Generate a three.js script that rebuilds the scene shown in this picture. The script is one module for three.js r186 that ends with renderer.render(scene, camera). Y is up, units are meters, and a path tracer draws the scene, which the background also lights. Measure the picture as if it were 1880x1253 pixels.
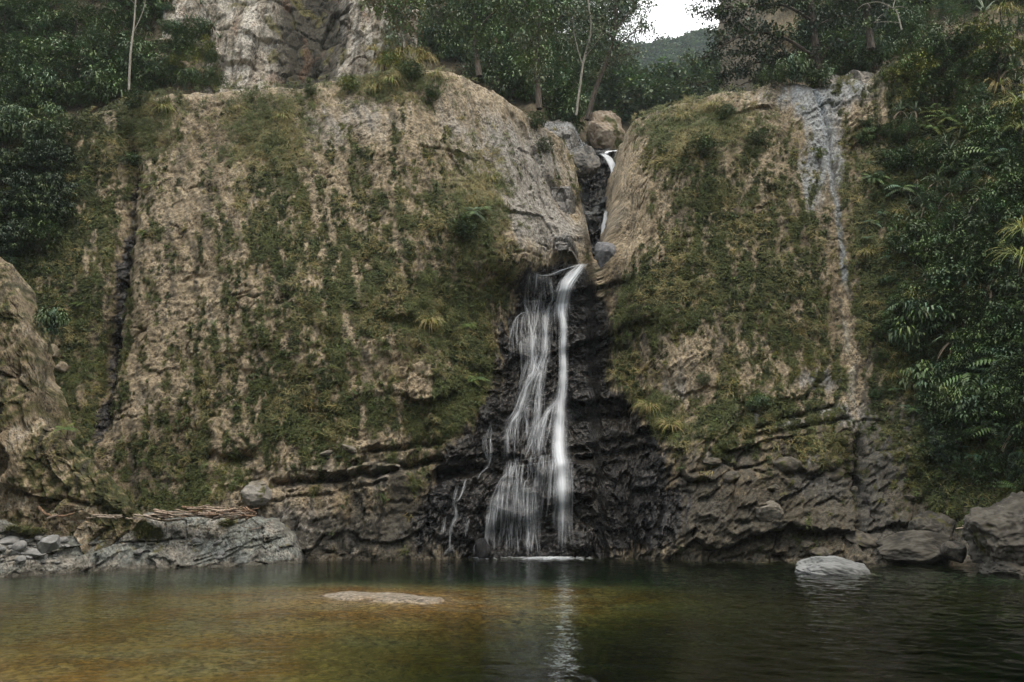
import * as THREE from 'three';
import { mergeGeometries } from 'three/addons/utils/BufferGeometryUtils.js';
import { Sky } from 'three/addons/objects/Sky.js';

// ---------------------------------------------------------------- camera, sky, sun, exposure
const scene = new THREE.Scene();
const F = 1500, CX = 940, CY = 626.5, PITCH = Math.atan(273.5 / F), EYE = 3;
const camera = new THREE.PerspectiveCamera(2 * Math.atan(CY / F) * 180 / Math.PI, 1880 / 1253, 0.1, 900);
camera.position.set(0, EYE, 0);
camera.rotation.set(PITCH, 0, 0);
scene.add(camera);

const renderer = new THREE.WebGLRenderer({ antialias: true });
renderer.toneMapping = THREE.LinearToneMapping;
renderer.toneMappingExposure = 1.13;
renderer.shadowMap.enabled = true;

{ // evenly overcast sky: three times as bright overhead as at the horizon
  const w = 256, h = 128, d = new Float32Array(w * h * 4);
  for (let j = 0; j < h; j++) for (let i = 0; i < w; i++) {
    const s = Math.max(0, Math.sin(((j + .5) / h - .5) * Math.PI)), L = 1.0 * (1 + 1.7 * s), k = (j * w + i) * 4;
    d[k] = L * .99; d[k + 1] = L; d[k + 2] = L * 1.005; d[k + 3] = 1;
  }
  const t = new THREE.DataTexture(d, w, h, THREE.RGBAFormat, THREE.FloatType);
  t.mapping = THREE.EquirectangularReflectionMapping; t.magFilter = THREE.LinearFilter; t.needsUpdate = true;
  scene.background = t; scene.environment = t;
}
const sun = new THREE.DirectionalLight(0xffeacb, 1.5);
sun.position.set(16, 72, -18); sun.target.position.set(0, 8, -40);
sun.castShadow = true; sun.shadow.radius = 24; sun.shadow.mapSize.set(2048, 2048);
Object.assign(sun.shadow.camera, { left: -60, right: 60, top: 60, bottom: -60, near: 1, far: 260 });
scene.add(sun, sun.target);
scene.fog = new THREE.FogExp2(0xc4d0d6, 0.00026);

// ---------------------------------------------------------------- small tools
let seed = 1;
const R = () => { seed = (seed + 0x6D2B79F5) | 0; let t = Math.imul(seed ^ (seed >>> 15), 1 | seed); t = (t + Math.imul(t ^ (t >>> 7), 61 | t)) ^ t; return ((t ^ (t >>> 14)) >>> 0) / 4294967296; };
const rr = (a, b) => a + (b - a) * R();
const gs = () => (R() + R() + R() - 1.5) * 1.15;
const clamp = (v, a = 0, b = 1) => v < a ? a : v > b ? b : v;
const ss = (a, b, v) => { const t = clamp((v - a) / (b - a)); return t * t * (3 - 2 * t); };
const mix = (a, b, t) => a + (b - a) * t;
const V = (x, y, z) => new THREE.Vector3(x, y, z);
// gradient noise
const PERM = new Uint8Array(512), GX = new Float32Array(256), GY = new Float32Array(256), GZ = new Float32Array(256);
{ seed = 77; const p = [...Array(256).keys()]; for (let i = 255; i > 0; i--) { const j = Math.floor(R() * (i + 1)); [p[i], p[j]] = [p[j], p[i]]; }
  for (let i = 0; i < 512; i++) PERM[i] = p[i & 255];
  for (let i = 0; i < 256; i++) { const z = R() * 2 - 1, a = R() * 6.283, r = Math.sqrt(1 - z * z); GX[i] = r * Math.cos(a); GY[i] = r * Math.sin(a); GZ[i] = z; } }
function noise(x, y, z = 0) {
  const X = Math.floor(x), Y = Math.floor(y), Z = Math.floor(z); x -= X; y -= Y; z -= Z;
  const u = x * x * x * (x * (x * 6 - 15) + 10), v = y * y * y * (y * (y * 6 - 15) + 10), w = z * z * z * (z * (z * 6 - 15) + 10);
  const A = PERM[X & 255], B = PERM[(X + 1) & 255], yi = Y & 255, zi = Z & 255;
  const g = (h, a, b, c) => GX[h] * a + GY[h] * b + GZ[h] * c;
  const AA = PERM[A + yi], AB = PERM[A + ((yi + 1) & 255)], BA = PERM[B + yi], BB = PERM[B + ((yi + 1) & 255)], z1 = (zi + 1) & 255;
  return 1.6 * mix(
    mix(mix(g(PERM[AA + zi], x, y, z), g(PERM[BA + zi], x - 1, y, z), u), mix(g(PERM[AB + zi], x, y - 1, z), g(PERM[BB + zi], x - 1, y - 1, z), u), v),
    mix(mix(g(PERM[AA + z1], x, y, z - 1), g(PERM[BA + z1], x - 1, y, z - 1), u), mix(g(PERM[AB + z1], x, y - 1, z - 1), g(PERM[BB + z1], x - 1, y - 1, z - 1), u), v), w);
}
function fbm(x, y, z, o = 4, gain = .5) { let s = 0, a = 1, f = 1; for (let i = 0; i < o; i++) { s += a * noise(x * f, y * f, z * f + i * 7.3); a *= gain; f *= 2.03; } return s; }
function ridge(x, y, z, o = 4) { let s = 0, a = 1, f = 1; for (let i = 0; i < o; i++) { s += a * (1 - Math.abs(noise(x * f, y * f, z * f + i * 3.1)) * 2); a *= .5; f *= 2.1; } return s * .5; }
const hsh = (i, j, k) => { let h = Math.imul(i, 374761393) ^ Math.imul(j, 668265263) ^ Math.imul(k, 1274126177); h = Math.imul(h ^ (h >>> 13), 1103515245); return ((h ^ (h >>> 16)) >>> 0) / 4294967296; };
// blocky relief: every cell is a tilted facet, joints between cells are recessed
const CELL = { v: 0, e: 0, id: 0 };
function facets(x, y, k) {
  const X = Math.floor(x), Y = Math.floor(y); let d1 = 9, d2 = 9, bx = 0, by = 0, bi = 0, bj = 0;
  for (let j = -1; j <= 1; j++) for (let i = -1; i <= 1; i++) {
    const a = X + i, b = Y + j, cx = a + .15 + .7 * hsh(a, b, k), cy = b + .15 + .7 * hsh(a, b, k + 1), d = (cx - x) ** 2 + (cy - y) ** 2;
    if (d < d1) { d2 = d1; d1 = d; bx = cx; by = cy; bi = a; bj = b; } else if (d < d2) d2 = d;
  }
  CELL.id = hsh(bi, bj, k + 5); CELL.e = Math.sqrt(d2) - Math.sqrt(d1);
  CELL.v = (hsh(bi, bj, k + 2) - .5) + (x - bx) * (hsh(bi, bj, k + 3) - .5) * 1.3 + (y - by) * (hsh(bi, bj, k + 4) - .5) * 1.3;
  return CELL.v;
}
// a point of the place from where the photograph shows it and how far off it stands
const cP = Math.cos(PITCH), sP = Math.sin(PITCH);
function at(px, py, depth) { const a = (px - CX) / F, b = (CY - py) / F, y = b * cP + sP, z = cP - b * sP, t = depth / z; return V(a * t, EYE + y * t, -depth); }
function seenAt(X, Y, D) { const y = Y - EYE, f = D * cP + y * sP, u = -D * sP + y * cP; return [CX + X / f * F, CY - u / f * F]; }
function onWater(px, py) { const a = (px - CX) / F, b = (CY - py) / F, y = b * cP + sP, z = cP - b * sP, t = -EYE / y; return V(a * t, 0, -z * t); }
function solve(px, py, Dfun, d0 = 42) { let d = d0; for (let i = 0; i < 14; i++) { const p = at(px, py, d); d = mix(d, Dfun(p.x, p.y), .75); } return at(px, py, d); }

const names = {};
const numbered = n => { const k = names[n] = (names[n] ?? -1) + 1; return k ? n + '_' + String(k).padStart(3, '0') : n; };
function tag(o, label, category, group, kind) { o.userData.label = label; if (category) o.userData.category = category; if (group) o.userData.group = group; if (kind) o.userData.kind = kind; return o; }
function add(o, name, label, category, group, kind) { o.name = numbered(name); scene.add(o); return tag(o, label, category, group, kind); }
function mesh(name, g, m, parent) { const o = new THREE.Mesh(g, m); o.name = name; o.castShadow = o.receiveShadow = true; if (parent) parent.add(o); return o; }
function geo(pos, idx, col, uv) {
  const g = new THREE.BufferGeometry();
  g.setAttribute('position', new THREE.Float32BufferAttribute(pos, 3));
  if (col) g.setAttribute('color', new THREE.Float32BufferAttribute(col, 3));
  if (uv) g.setAttribute('uv', new THREE.Float32BufferAttribute(uv, 2));
  g.setIndex(idx); g.computeVertexNormals(); return g;
}
function along(list, x) { // piecewise linear
  if (x <= list[0][0]) return list[0][1];
  for (let i = 1; i < list.length; i++) if (x <= list[i][0]) { const a = list[i - 1], b = list[i]; return mix(a[1], b[1], (x - a[0]) / (b[0] - a[0] || 1)); }
  return list[list.length - 1][1];
}
// thin plate spline through [x, y, value]
function spline(pts, lam) {
  const n = pts.length, N = n + 3, A = Array.from({ length: N }, () => new Float64Array(N + 1)), U = r2 => r2 < 1e-9 ? 0 : r2 * Math.log(r2) * .5;
  for (let i = 0; i < n; i++) {
    for (let j = 0; j < n; j++) A[i][j] = U((pts[i][0] - pts[j][0]) ** 2 + (pts[i][1] - pts[j][1]) ** 2);
    A[i][i] += lam; A[i][n] = A[n][i] = 1; A[i][n + 1] = A[n + 1][i] = pts[i][0]; A[i][n + 2] = A[n + 2][i] = pts[i][1]; A[i][N] = pts[i][2];
  }
  for (let c = 0; c < N; c++) { let p = c; for (let r = c + 1; r < N; r++) if (Math.abs(A[r][c]) > Math.abs(A[p][c])) p = r; [A[c], A[p]] = [A[p], A[c]];
    for (let r = 0; r < N; r++) if (r !== c && A[r][c]) { const f = A[r][c] / A[c][c]; for (let k = c; k <= N; k++) A[r][k] -= f * A[c][k]; } }
  const w = A.map((r, i) => r[N] / r[i]);
  return (x, y) => { let s = w[n] + w[n + 1] * x + w[n + 2] * y; for (let i = 0; i < n; i++) s += w[i] * U((pts[i][0] - x) ** 2 + (pts[i][1] - y) ** 2); return s; };
}
// a smooth function kept on a coarse grid
function gridded(f, x0, x1, y0, y1, st) {
  const nx = Math.ceil((x1 - x0) / st) + 1, ny = Math.ceil((y1 - y0) / st) + 1, a = new Float32Array(nx * ny);
  for (let j = 0; j < ny; j++) for (let i = 0; i < nx; i++) a[j * nx + i] = f(x0 + i * st, y0 + j * st);
  return (x, y) => { const u = clamp((x - x0) / st, 0, nx - 1.001), v = clamp((y - y0) / st, 0, ny - 1.001), i = u | 0, j = v | 0, k = j * nx + i; return mix(mix(a[k], a[k + 1], u - i), mix(a[k + nx], a[k + nx + 1], u - i), v - j); };
}

// ---------------------------------------------------------------- the cliff: how far off its face stands
const DP = [[-200, 1000, 37], [0, 950, 38], [0, 500, 40.5], [0, 250, 43], [-200, 500, 39], [-200, 200, 43], [100, 900, 38.6], [100, 500, 41], [110, 260, 43.2],
  [200, 900, 39.2], [200, 650, 41], [200, 420, 42.4], [220, 220, 43.4],
  [300, 920, 38.2], [300, 700, 39.2], [300, 450, 41], [300, 220, 43], [450, 1010, 36.8], [450, 850, 37.8], [450, 600, 39.2], [450, 350, 41.2], [450, 190, 43],
  [560, 1015, 36.8], [650, 1020, 36.8], [650, 900, 37], [650, 860, 37.4], [650, 700, 38.2], [650, 450, 40], [650, 250, 41.6], [650, 170, 42.9],
  [800, 1020, 37.2], [800, 900, 37.7], [800, 700, 38.5], [800, 500, 39.4], [800, 300, 41], [820, 160, 42.8],
  [860, 420, 40], [900, 300, 42.4], [900, 470, 40.3], [950, 230, 44.8], [1000, 300, 45], [1000, 400, 43], [1050, 300, 47], [1060, 380, 45.8], [1050, 440, 43.2], [940, 495, 40.6],
  [885, 600, 40.9], [950, 530, 42.2], [1010, 500, 42.6], [1085, 485, 43.2], [895, 700, 40], [1000, 650, 41.5], [1080, 650, 41.5], [890, 830, 39], [1000, 828, 39.9], [1080, 830, 40], [900, 860, 38.8], [1000, 858, 39.1], [1080, 858, 39.4],
  [860, 1020, 38], [960, 1020, 38.1], [1060, 1020, 38.1], [1110, 560, 41.6], [1105, 700, 41.1], [1150, 810, 39.9], [1150, 900, 38.8], [1150, 1025, 37.6],
  [1118, 480, 42], [1160, 340, 42.3], [1200, 260, 42.4], [1200, 500, 40.7], [1170, 640, 40.4], [1250, 650, 39.8], [1250, 770, 39.4], [1300, 400, 41], [1300, 200, 43], [1450, 190, 43], [1450, 350, 41.3], [1450, 600, 40], [1450, 740, 39.2],
  [1530, 300, 42.2], [1540, 600, 40.4], [1560, 740, 39.2], [1560, 175, 43], [1620, 160, 43], [1650, 400, 40.6], [1650, 700, 38.8],
  [1300, 815, 38], [1300, 900, 37], [1300, 1025, 36], [1450, 790, 38.4], [1450, 860, 37.8], [1450, 950, 36.4], [1450, 1025, 35.7], [1600, 790, 38], [1600, 850, 37.5], [1660, 830, 37], [1690, 950, 35.8], [1600, 1025, 35.1], [1750, 1040, 34],
  [1750, 700, 37], [1750, 400, 39], [1750, 170, 42], [1880, 700, 33.8], [1880, 400, 36], [1880, 120, 40], [2050, 700, 31], [2050, 300, 34], [1850, 900, 34.6], [2050, 1000, 30]];
const tps = spline(DP.map(([x, y, d]) => { const p = at(x, y, d); return [p.x, p.y, d]; }), .02);
const CX0 = -29, CX1 = 26;
const baseD = gridded((x, y) => clamp(tps(x, y), 28, 49), CX0 - 1, CX1 + 1, -4, 30, .2);
const CREST = [[-340, 190, 44], [0, 232, 44], [100, 226, 44], [150, 206, 43.8], [200, 194, 43.6], [250, 181, 43.5], [320, 170, 43.5], [450, 163, 43.5], [560, 157, 43.5], [620, 143, 43.5], [700, 143, 43.5], [760, 127, 43.3], [800, 122, 43.3], [830, 126, 43.6],
  [865, 143, 44], [910, 166, 44.6], [950, 195, 45.4], [1000, 226, 46.2], [1035, 252, 47], [1056, 290, 47], [1066, 350, 46], [1073, 395, 45.2], [1079, 440, 44.4], [1085, 474, 43.8], [1103, 479, 42.8], [1110, 440, 42.6], [1120, 400, 42.6], [1133, 330, 42.8], [1146, 270, 43], [1160, 215, 43.3], [1172, 196, 43.4],
  [1230, 182, 43.4], [1300, 166, 43.5], [1380, 156, 43.5], [1450, 144, 43.5], [1478, 152, 43.6], [1497, 158, 43.6], [1520, 150, 43.6], [1560, 143, 43.6], [1590, 150, 43.6], [1620, 128, 43.6], [1680, 95, 43.6], [1760, 60, 43], [1880, 20, 41.6], [2100, -40, 39]]
  .map(([x, y, d]) => { const p = at(x, y, d); return [p.x, p.y]; });
for (let i = 1; i < CREST.length; i++) if (CREST[i][0] <= CREST[i - 1][0]) console.log('crest not in order at', i, CREST[i - 1][0], CREST[i][0]);
// patches on the face, of matter and of painted light and shade, [px, py, half width, half height, amount]
const patches = list => gridded((() => {
  const w = list.map(([x, y, rx, ry, v]) => { const p = at(x, y, 40.5), q = solve(x, y, baseD), k = -q.z / F; return [q.x, q.y, 1 / (rx * k), 1 / (ry * k), v]; });
  return (x, y) => { let s = 0; for (const [a, b, c, d, v] of w) { const e = ((x - a) * c) ** 2 + ((y - b) * d) ** 2; if (e < 9) s += v * Math.exp(-e * .8); } return s; };
})(), CX0 - 1, CX1 + 1, -4, 30, .2);
const mossAt = patches([[370, 300, 80, 160, -.8], [330, 560, 90, 120, -.55], [300, 690, 60, 60, -.4], [600, 195, 260, 45, -.45], [650, 245, 130, 60, -.5], [880, 200, 80, 60, -1.1], [960, 300, 90, 110, -1.2], [1010, 420, 60, 60, -1.2], [850, 160, 60, 30, -1], [760, 640, 50, 50, -.5], [740, 700, 40, 40, -.6], [500, 620, 60, 40, -.3], [470, 690, 70, 30, -.45], [420, 790, 40, 60, -.45], [240, 760, 25, 80, -.4],
  [600, 965, 200, 50, -1], [760, 950, 80, 60, -.7], [620, 875, 130, 22, -.5], [480, 985, 80, 40, -1], [720, 810, 100, 18, -.4],
  [500, 300, 50, 100, .75], [490, 430, 60, 80, .5], [560, 470, 120, 80, .45], [650, 580, 150, 90, .55], [480, 740, 120, 90, .6], [620, 760, 120, 50, .6], [860, 640, 50, 120, 1.1], [870, 750, 50, 60, 1.1], [300, 860, 60, 40, .7], [150, 400, 80, 160, .42], [120, 560, 70, 110, .5], [150, 720, 80, 90, .6], [850, 400, 60, 90, .4], [720, 400, 90, 70, .25], [980, 260, 20, 60, .9], [330, 910, 90, 14, .5],
  [1270, 260, 90, 70, .55], [1300, 420, 90, 130, .4], [1170, 520, 50, 60, .7], [1230, 570, 80, 60, .5], [1400, 500, 130, 170, .45], [1610, 520, 55, 260, .45], [1480, 660, 60, 60, .5], [1150, 700, 26, 70, .9], [1250, 785, 70, 20, .8], [1350, 750, 110, 40, .5], [1480, 820, 110, 36, .6], [1710, 860, 70, 60, .5], [1780, 880, 100, 80, .6], [1450, 760, 80, 22, .4],
  [1146, 350, 34, 130, -1.7], [1118, 450, 22, 70, -1.2], [1250, 700, 55, 60, -.9], [1420, 195, 140, 40, -1.2], [1500, 240, 40, 100, -1.2], [1532, 380, 14, 150, -1.4], [1552, 620, 15, 130, -1.7], [1330, 900, 90, 60, -.9], [1300, 985, 200, 40, -1], [1600, 860, 30, 70, -.7], [1640, 870, 34, 60, -.4], [1500, 890, 50, 20, -1], [1700, 1000, 90, 30, -1.2], [1480, 690, 40, 20, -.5], [1600, 200, 40, 60, -.4], [1480, 960, 150, 50, -.6]]);
const wetAt = patches([[985, 600, 60, 60, 1], [1050, 560, 55, 45, 1], [1060, 680, 50, 110, 1.2], [950, 690, 60, 70, 1], [930, 800, 70, 60, 1.1], [1090, 790, 80, 50, 1.1], [1110, 880, 90, 50, 1.1], [1120, 960, 80, 50, .8], [960, 900, 110, 60, 1.2], [860, 920, 60, 60, 1], [950, 990, 130, 50, 1.2], [1050, 880, 60, 60, 1], [880, 855, 60, 40, 1], [985, 525, 45, 24, 1], [1050, 500, 40, 24, .9], [1110, 640, 30, 60, .5], [1130, 830, 60, 50, .8], [1150, 900, 60, 60, .8], [1110, 760, 50, 40, .7],
  [225, 460, 16, 70, .9], [205, 620, 18, 90, .9], [185, 760, 16, 60, .9], [240, 340, 12, 70, .6], [850, 480, 30, 30, -.6], [920, 480, 30, 20, -.8], [870, 640, 30, 90, -.8], [1180, 640, 40, 90, -.6], [760, 980, 50, 40, .25], [640, 975, 20, 40, .4], [560, 970, 18, 40, .5], [1240, 960, 50, 50, .45], [1580, 900, 9, 90, .7]]);
const algaShadeAt = patches([[1620, 500, 60, 300, .35], [1760, 880, 130, 70, .7], [1250, 960, 130, 70, .9], [1450, 960, 170, 70, .85], [1650, 960, 120, 80, .9], [1350, 830, 200, 50, .5], [1600, 830, 120, 60, .6], [600, 980, 170, 50, .75], [770, 960, 80, 70, .9], [700, 850, 130, 40, .5], [860, 560, 40, 160, .4], [1150, 620, 40, 160, .5], [300, 900, 120, 40, .4], [140, 640, 90, 200, .4], [1600, 600, 70, 250, .35], [1400, 560, 160, 160, .25], [640, 620, 200, 140, .25], [1750, 850, 120, 120, .5], [560, 110, 60, 40, .3]]);  // algae stain, with gorge shade painted into the lower rock
const greyAt = patches([[1488, 350, 20, 60, 1.2], [1420, 778, 60, 10, 1], [1520, 752, 50, 9, 1], [1620, 775, 50, 10, 1], [1330, 840, 50, 20, .8], [1480, 842, 24, 14, 1.2], [1590, 890, 20, 60, .5], [950, 280, 110, 120, .9], [1000, 420, 80, 70, .6], [600, 230, 160, 60, .6], [650, 980, 260, 50, .9], [650, 870, 130, 30, .6], [1460, 180, 120, 40, .7], [1510, 260, 40, 110, 1.1], [1560, 160, 60, 30, .8], [1500, 890, 60, 24, 1.1], [1500, 700, 50, 24, .9], [1640, 830, 50, 60, 1], [1450, 960, 250, 60, .5], [1450, 770, 130, 14, .6], [1700, 1000, 100, 40, .7], [1250, 900, 90, 60, .4], [1240, 720, 40, 40, .3], [1545, 330, 10, 110, .5]]);  // grey rock; narrow ledge bands put skylit tops into the colour
const blockAt = patches([[1330, 900, 130, 90, 1], [1300, 1000, 200, 50, .9], [1500, 900, 150, 100, 1], [1680, 980, 130, 70, .9], [620, 870, 180, 40, .8], [620, 980, 200, 50, .5], [760, 690, 70, 70, .6], [960, 420, 90, 70, .5], [1000, 800, 150, 250, .9], [1100, 800, 100, 230, .9], [1060, 560, 70, 60, .7], [930, 300, 80, 90, .3], [500, 650, 200, 100, .35], [1400, 200, 130, 40, .5], [1560, 200, 60, 90, .6], [830, 300, 30, 60, .5], [1640, 850, 80, 60, .4]]);
const lushAt = patches([[1790, 620, 80, 170, 1.3], [1780, 350, 85, 170, 1.2], [1780, 150, 110, 130, 1.1], [1860, 500, 100, 350, 1.4], [60, 330, 90, 150, 1.2], [20, 450, 60, 90, 1]]);
// grooves and undercuts: [half width m, depth m, points in the photograph]
const GROOVES = [[.17, .95, [500, 890], [600, 882], [700, 869], [760, 856], [805, 845]], [.14, .7, [680, 826], [740, 822], [810, 814]], [.06, .25, [440, 928], [560, 912], [640, 902], [700, 884]], [.24, .9, [380, 838], [420, 848], [455, 842]], [.07, .35, [770, 272], [828, 276], [850, 300]], [.08, .4, [820, 280], [838, 305], [852, 322]], [.3, .5, [940, 215], [965, 255], [1000, 325], [1022, 355]],
  [.2, 1, [800, 876], [840, 868], [885, 860]], [.6, 1.1, [232, 250], [242, 330], [232, 420], [218, 520], [203, 620], [188, 720], [180, 800]], [.11, .6, [1385, 790], [1430, 772], [1530, 748]], [.12, .6, [1370, 806], [1450, 790], [1560, 768]], [.06, .35, [1340, 830], [1420, 806], [1500, 800], [1560, 792]], [.07, .3, [1590, 772], [1640, 776], [1700, 790]], [.17, .9, [1574, 800], [1580, 880], [1580, 1010]], [.12, .3, [1497, 170], [1512, 205], [1522, 250], [1530, 330], [1540, 420]], [.08, .3, [700, 940], [690, 1000]], [.1, .35, [640, 940], [628, 1010]], [.06, .25, [560, 940], [520, 1010]],
  [.13, .7, [1060, 842], [1120, 836], [1200, 822]], [.1, .5, [1060, 768], [1100, 765], [1160, 762]], [.06, .25, [1060, 596], [1100, 598]], [.09, .4, [1270, 870], [1330, 850], [1400, 870]], [.08, .3, [1350, 960], [1420, 950], [1480, 920]], [.05, .2, [980, 330], [1000, 380], [1012, 430]], [.05, .2, [950, 360], [985, 430]], [.06, .25, [860, 480], [910, 470], [960, 465], [1000, 475]], [.05, .2, [780, 660], [785, 700], [778, 740]], [.07, .3, [1160, 905], [1240, 900], [1290, 880]]]
  .map(([w, d, ...pts]) => ({ w, d, p: pts.map(([x, y]) => { const q = solve(x, y, baseD); return [q.x, q.y]; }) }));
for (const g of GROOVES) { g.x0 = Math.min(...g.p.map(q => q[0])) - 3 * g.w - .3; g.x1 = Math.max(...g.p.map(q => q[0])) + 3 * g.w + .3; g.y0 = Math.min(...g.p.map(q => q[1])) - 3 * g.w - .3; g.y1 = Math.max(...g.p.map(q => q[1])) + 3 * g.w + .3; }
function grooves(x, y) {
  let s = 0;
  for (const g of GROOVES) {
    if (x < g.x0 || x > g.x1 || y < g.y0 || y > g.y1) continue;
    let best = 9;
    const wx = x + .12 * noise(x * 1.7, y * 1.7, 4), wy = y + .12 * noise(x * 1.7, y * 1.7, 9);
    for (let i = 1; i < g.p.length; i++) { const [ax, ay] = g.p[i - 1], [bx, by] = g.p[i], dx = bx - ax, dy = by - ay, t = clamp(((wx - ax) * dx + (wy - ay) * dy) / (dx * dx + dy * dy)); best = Math.min(best, Math.hypot(wx - ax - dx * t, wy - ay - dy * t)); }
    s = Math.max(s, g.d * Math.exp(-((best / g.w) ** 2) * 1.2) * (.75 + .5 * noise(x, y, 2)));
  }
  return s;
}
const STREAK = [[1500, 172], [1514, 240], [1528, 340], [1540, 430], [1550, 520], [1552, 620], [1560, 700], [1570, 760]].map(([x, y]) => { const q = solve(x, y, baseD); return [q.y, q.x]; }).reverse();
const streakAt = (x, y) => y < STREAK[0][0] - .3 || y > STREAK[STREAK.length - 1][0] + .5 ? 0 : ss(1, .35, Math.abs(x - along(STREAK, y) + .12 * noise(y * .8, 3, 3)) / (.24 + .07 * noise(y * 1.3, 5, 7)));
const layersY = y => { const t = y / .5 + 1.1 * noise(y * .7, 3.3, 9) + .5 * noise(y * 1.9, 8.1, 2); const k = Math.floor(t); return k + ss(.5, 1, t - k); };
// noise runs along the face: where the face turns away, its own depth is added to x
const turnX = x => clamp((4.9 - x) / 1.2, -1, 1);
const crackOn = (x, y, k) => ss(.05, .4, noise(x * .55, y * .55, k));
function relief(x, y, D) { // how far the rock stands out, metres
  const b = clamp(blockAt(x, y)), wet = ss(.35, .8, wetAt(x, y) + .3 * noise(x * .9, y * .9, 3)), carve = grooves(x, y), bd = baseD(x, y), smooth = y > 9 ? clamp(greyAt(x, y)) : 0;
  x += .8 * turnX(x) * (bd - 41); y += .15 * (bd - 41);
  const w1 = noise(x * .45, y * .5, 31), w2 = noise(x * .45, y * .5, 47), w3 = noise(x * 1.6, y * 1.6, 53), w4 = noise(x * 1.6, y * 1.6, 59);
  let r = (.34 * fbm(x * .16, y * .13, 5, 3) + .17 * fbm(x * .5, y * .2, 8, 3));
  r += .16 * ridge(x * .9 + .25 * y + .3 * w1, y * .26 + .3 * w2, 2, 3) * (1 - b * .5);
  const c1 = noise(x * .55 + .4 * w3, y * .3 + .3 * w4, 71), c2 = noise(x * .3 + .2 * w3, y * .8 + .2 * w4 - .1 * x, 73), c3 = noise(x * 1.5 + .4 * w4, y * 1.1, 79);
  r -= (.16 * ss(.035, 0, Math.abs(c1)) + .2 * ss(.04, 0, Math.abs(c2))) * crackOn(x, y, 85) * (1 - .6 * smooth) + .07 * ss(.05, 0, Math.abs(c3)) * crackOn(x + 7, y, 88);
  const qx = x + .8 * w1 + .25 * w3, qy = y + .6 * w2 + .2 * w4 - .13 * x;
  facets(qx * .32, qy * .62, 11); r += (.8 * CELL.v - .35 * ss(.1, 0, CELL.e) * crackOn(x, y, 5)) * mix(.1, 1, b);
  facets(qx * 1.15 + 5, qy * 2.2, 23); r += (.26 * CELL.v - .12 * ss(.12, 0, CELL.e) * crackOn(x, y, 15)) * mix(.24, 1, b);
  facets(qx * 2.6 + 5, qy * 3.6, 37); r += .11 * CELL.v * mix(.24, 1, b);
  facets(qx * 6.1 + 5, qy * 6.6, 39); r += .045 * CELL.v * mix(.3, 1, b);
  if (b > .05) { const l = layersY(y - .13 * x + .5 * w1 + .15 * w3); r += b * (.1 * noise(x * .5, l * 3.1, 6) + .04 * noise(x * 1.6, l * 5.7, 16)); }
  if (wet > 0) { const l = layersY(y + .1 * x + .35 * w1); r += wet * (.08 * noise(x * .5, l * 3.1, 6) + .04 * noise(x * 2.1, l * 5.7, 16)); facets(qx * 1.3 + 9, qy * 1.9, 43); r += wet * (.18 * CELL.v - .12 * ss(.08, 0, CELL.e)); }
  r += .07 * fbm(x * 1.5, y * .9, 3, 5, .6) + .04 * ridge(x * 5, y * 3.4, 9, 3);
  return r * (1 - .45 * smooth) - carve;
}
const cliffD = (x, y) => baseD(x, y) - relief(x, y);

// ---------------------------------------------------------------- materials
function grain(n, f, c) { // tileable grain, 8 bit
  const d = new Uint8Array(n * n * 4);
  for (let j = 0; j < n; j++) for (let i = 0; i < n; i++) { const v = f(i / n, j / n), k = (j * n + i) * 4; d[k] = clamp(v[0]) * 255; d[k + 1] = clamp(v[1]) * 255; d[k + 2] = clamp(v[2]) * 255; d[k + 3] = 255; }
  const t = new THREE.DataTexture(d, n, n); t.wrapS = t.wrapT = THREE.RepeatWrapping; t.magFilter = THREE.LinearFilter; t.minFilter = THREE.LinearMipmapLinearFilter; t.generateMipmaps = true; if (c) t.colorSpace = THREE.SRGBColorSpace; t.needsUpdate = true; return t;
}
const loop = (f, u, v, s) => { const a = u * s, b = v * s, w = x => x; const A = f(a, b), B = f(a - s, b), C = f(a, b - s), D = f(a - s, b - s), p = ss(0, 1, u), q = ss(0, 1, v); return mix(mix(A, B, p), mix(C, D, p), q); };
const rockTex = grain(1024, (u, v) => { const a = .84 + .34 * loop((x, y) => fbm(x, y, 1, 6, .68), u, v, 14) - .3 * ss(.1, .5, loop((x, y) => fbm(x, y, 8, 3), u, v, 30)); return [a, a * .99, a * .975]; }, true);
const rockBump = grain(512, (u, v) => { const a = .5 + .32 * loop((x, y) => fbm(x, y, 1, 5, .65), u, v, 14) - .2 * ss(.62, .95, loop((x, y) => ridge(x, y, 3, 2), u, v, 9)); return [a, a, a]; });
const M = {};
M.rock = new THREE.MeshStandardMaterial({ vertexColors: true, map: rockTex, bumpMap: rockBump, bumpScale: .06, roughness: .92 });
M.stone = new THREE.MeshStandardMaterial({ color: new THREE.Color().setRGB(.66, .66, .66), vertexColors: true, roughness: .9 });
M.wet = new THREE.MeshPhysicalMaterial({ vertexColors: true, map: rockTex, bumpMap: rockBump, bumpScale: .06, roughness: .27, specularIntensity: .55 });
M.earth = new THREE.MeshStandardMaterial({ vertexColors: true, map: rockTex, roughness: 1 });
M.leaf = new THREE.MeshStandardMaterial({ vertexColors: true, roughness: .58, side: THREE.DoubleSide });
M.leafDull = new THREE.MeshStandardMaterial({ vertexColors: true, roughness: .85, side: THREE.DoubleSide });
M.bark = new THREE.MeshStandardMaterial({ color: new THREE.Color().setRGB(.11, .09, .07), roughness: .95, map: rockTex, bumpMap: rockBump, bumpScale: .02 });
M.barkPale = new THREE.MeshStandardMaterial({ color: new THREE.Color().setRGB(.38, .36, .31), roughness: .9, map: rockTex, bumpMap: rockBump, bumpScale: .01 });
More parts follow.
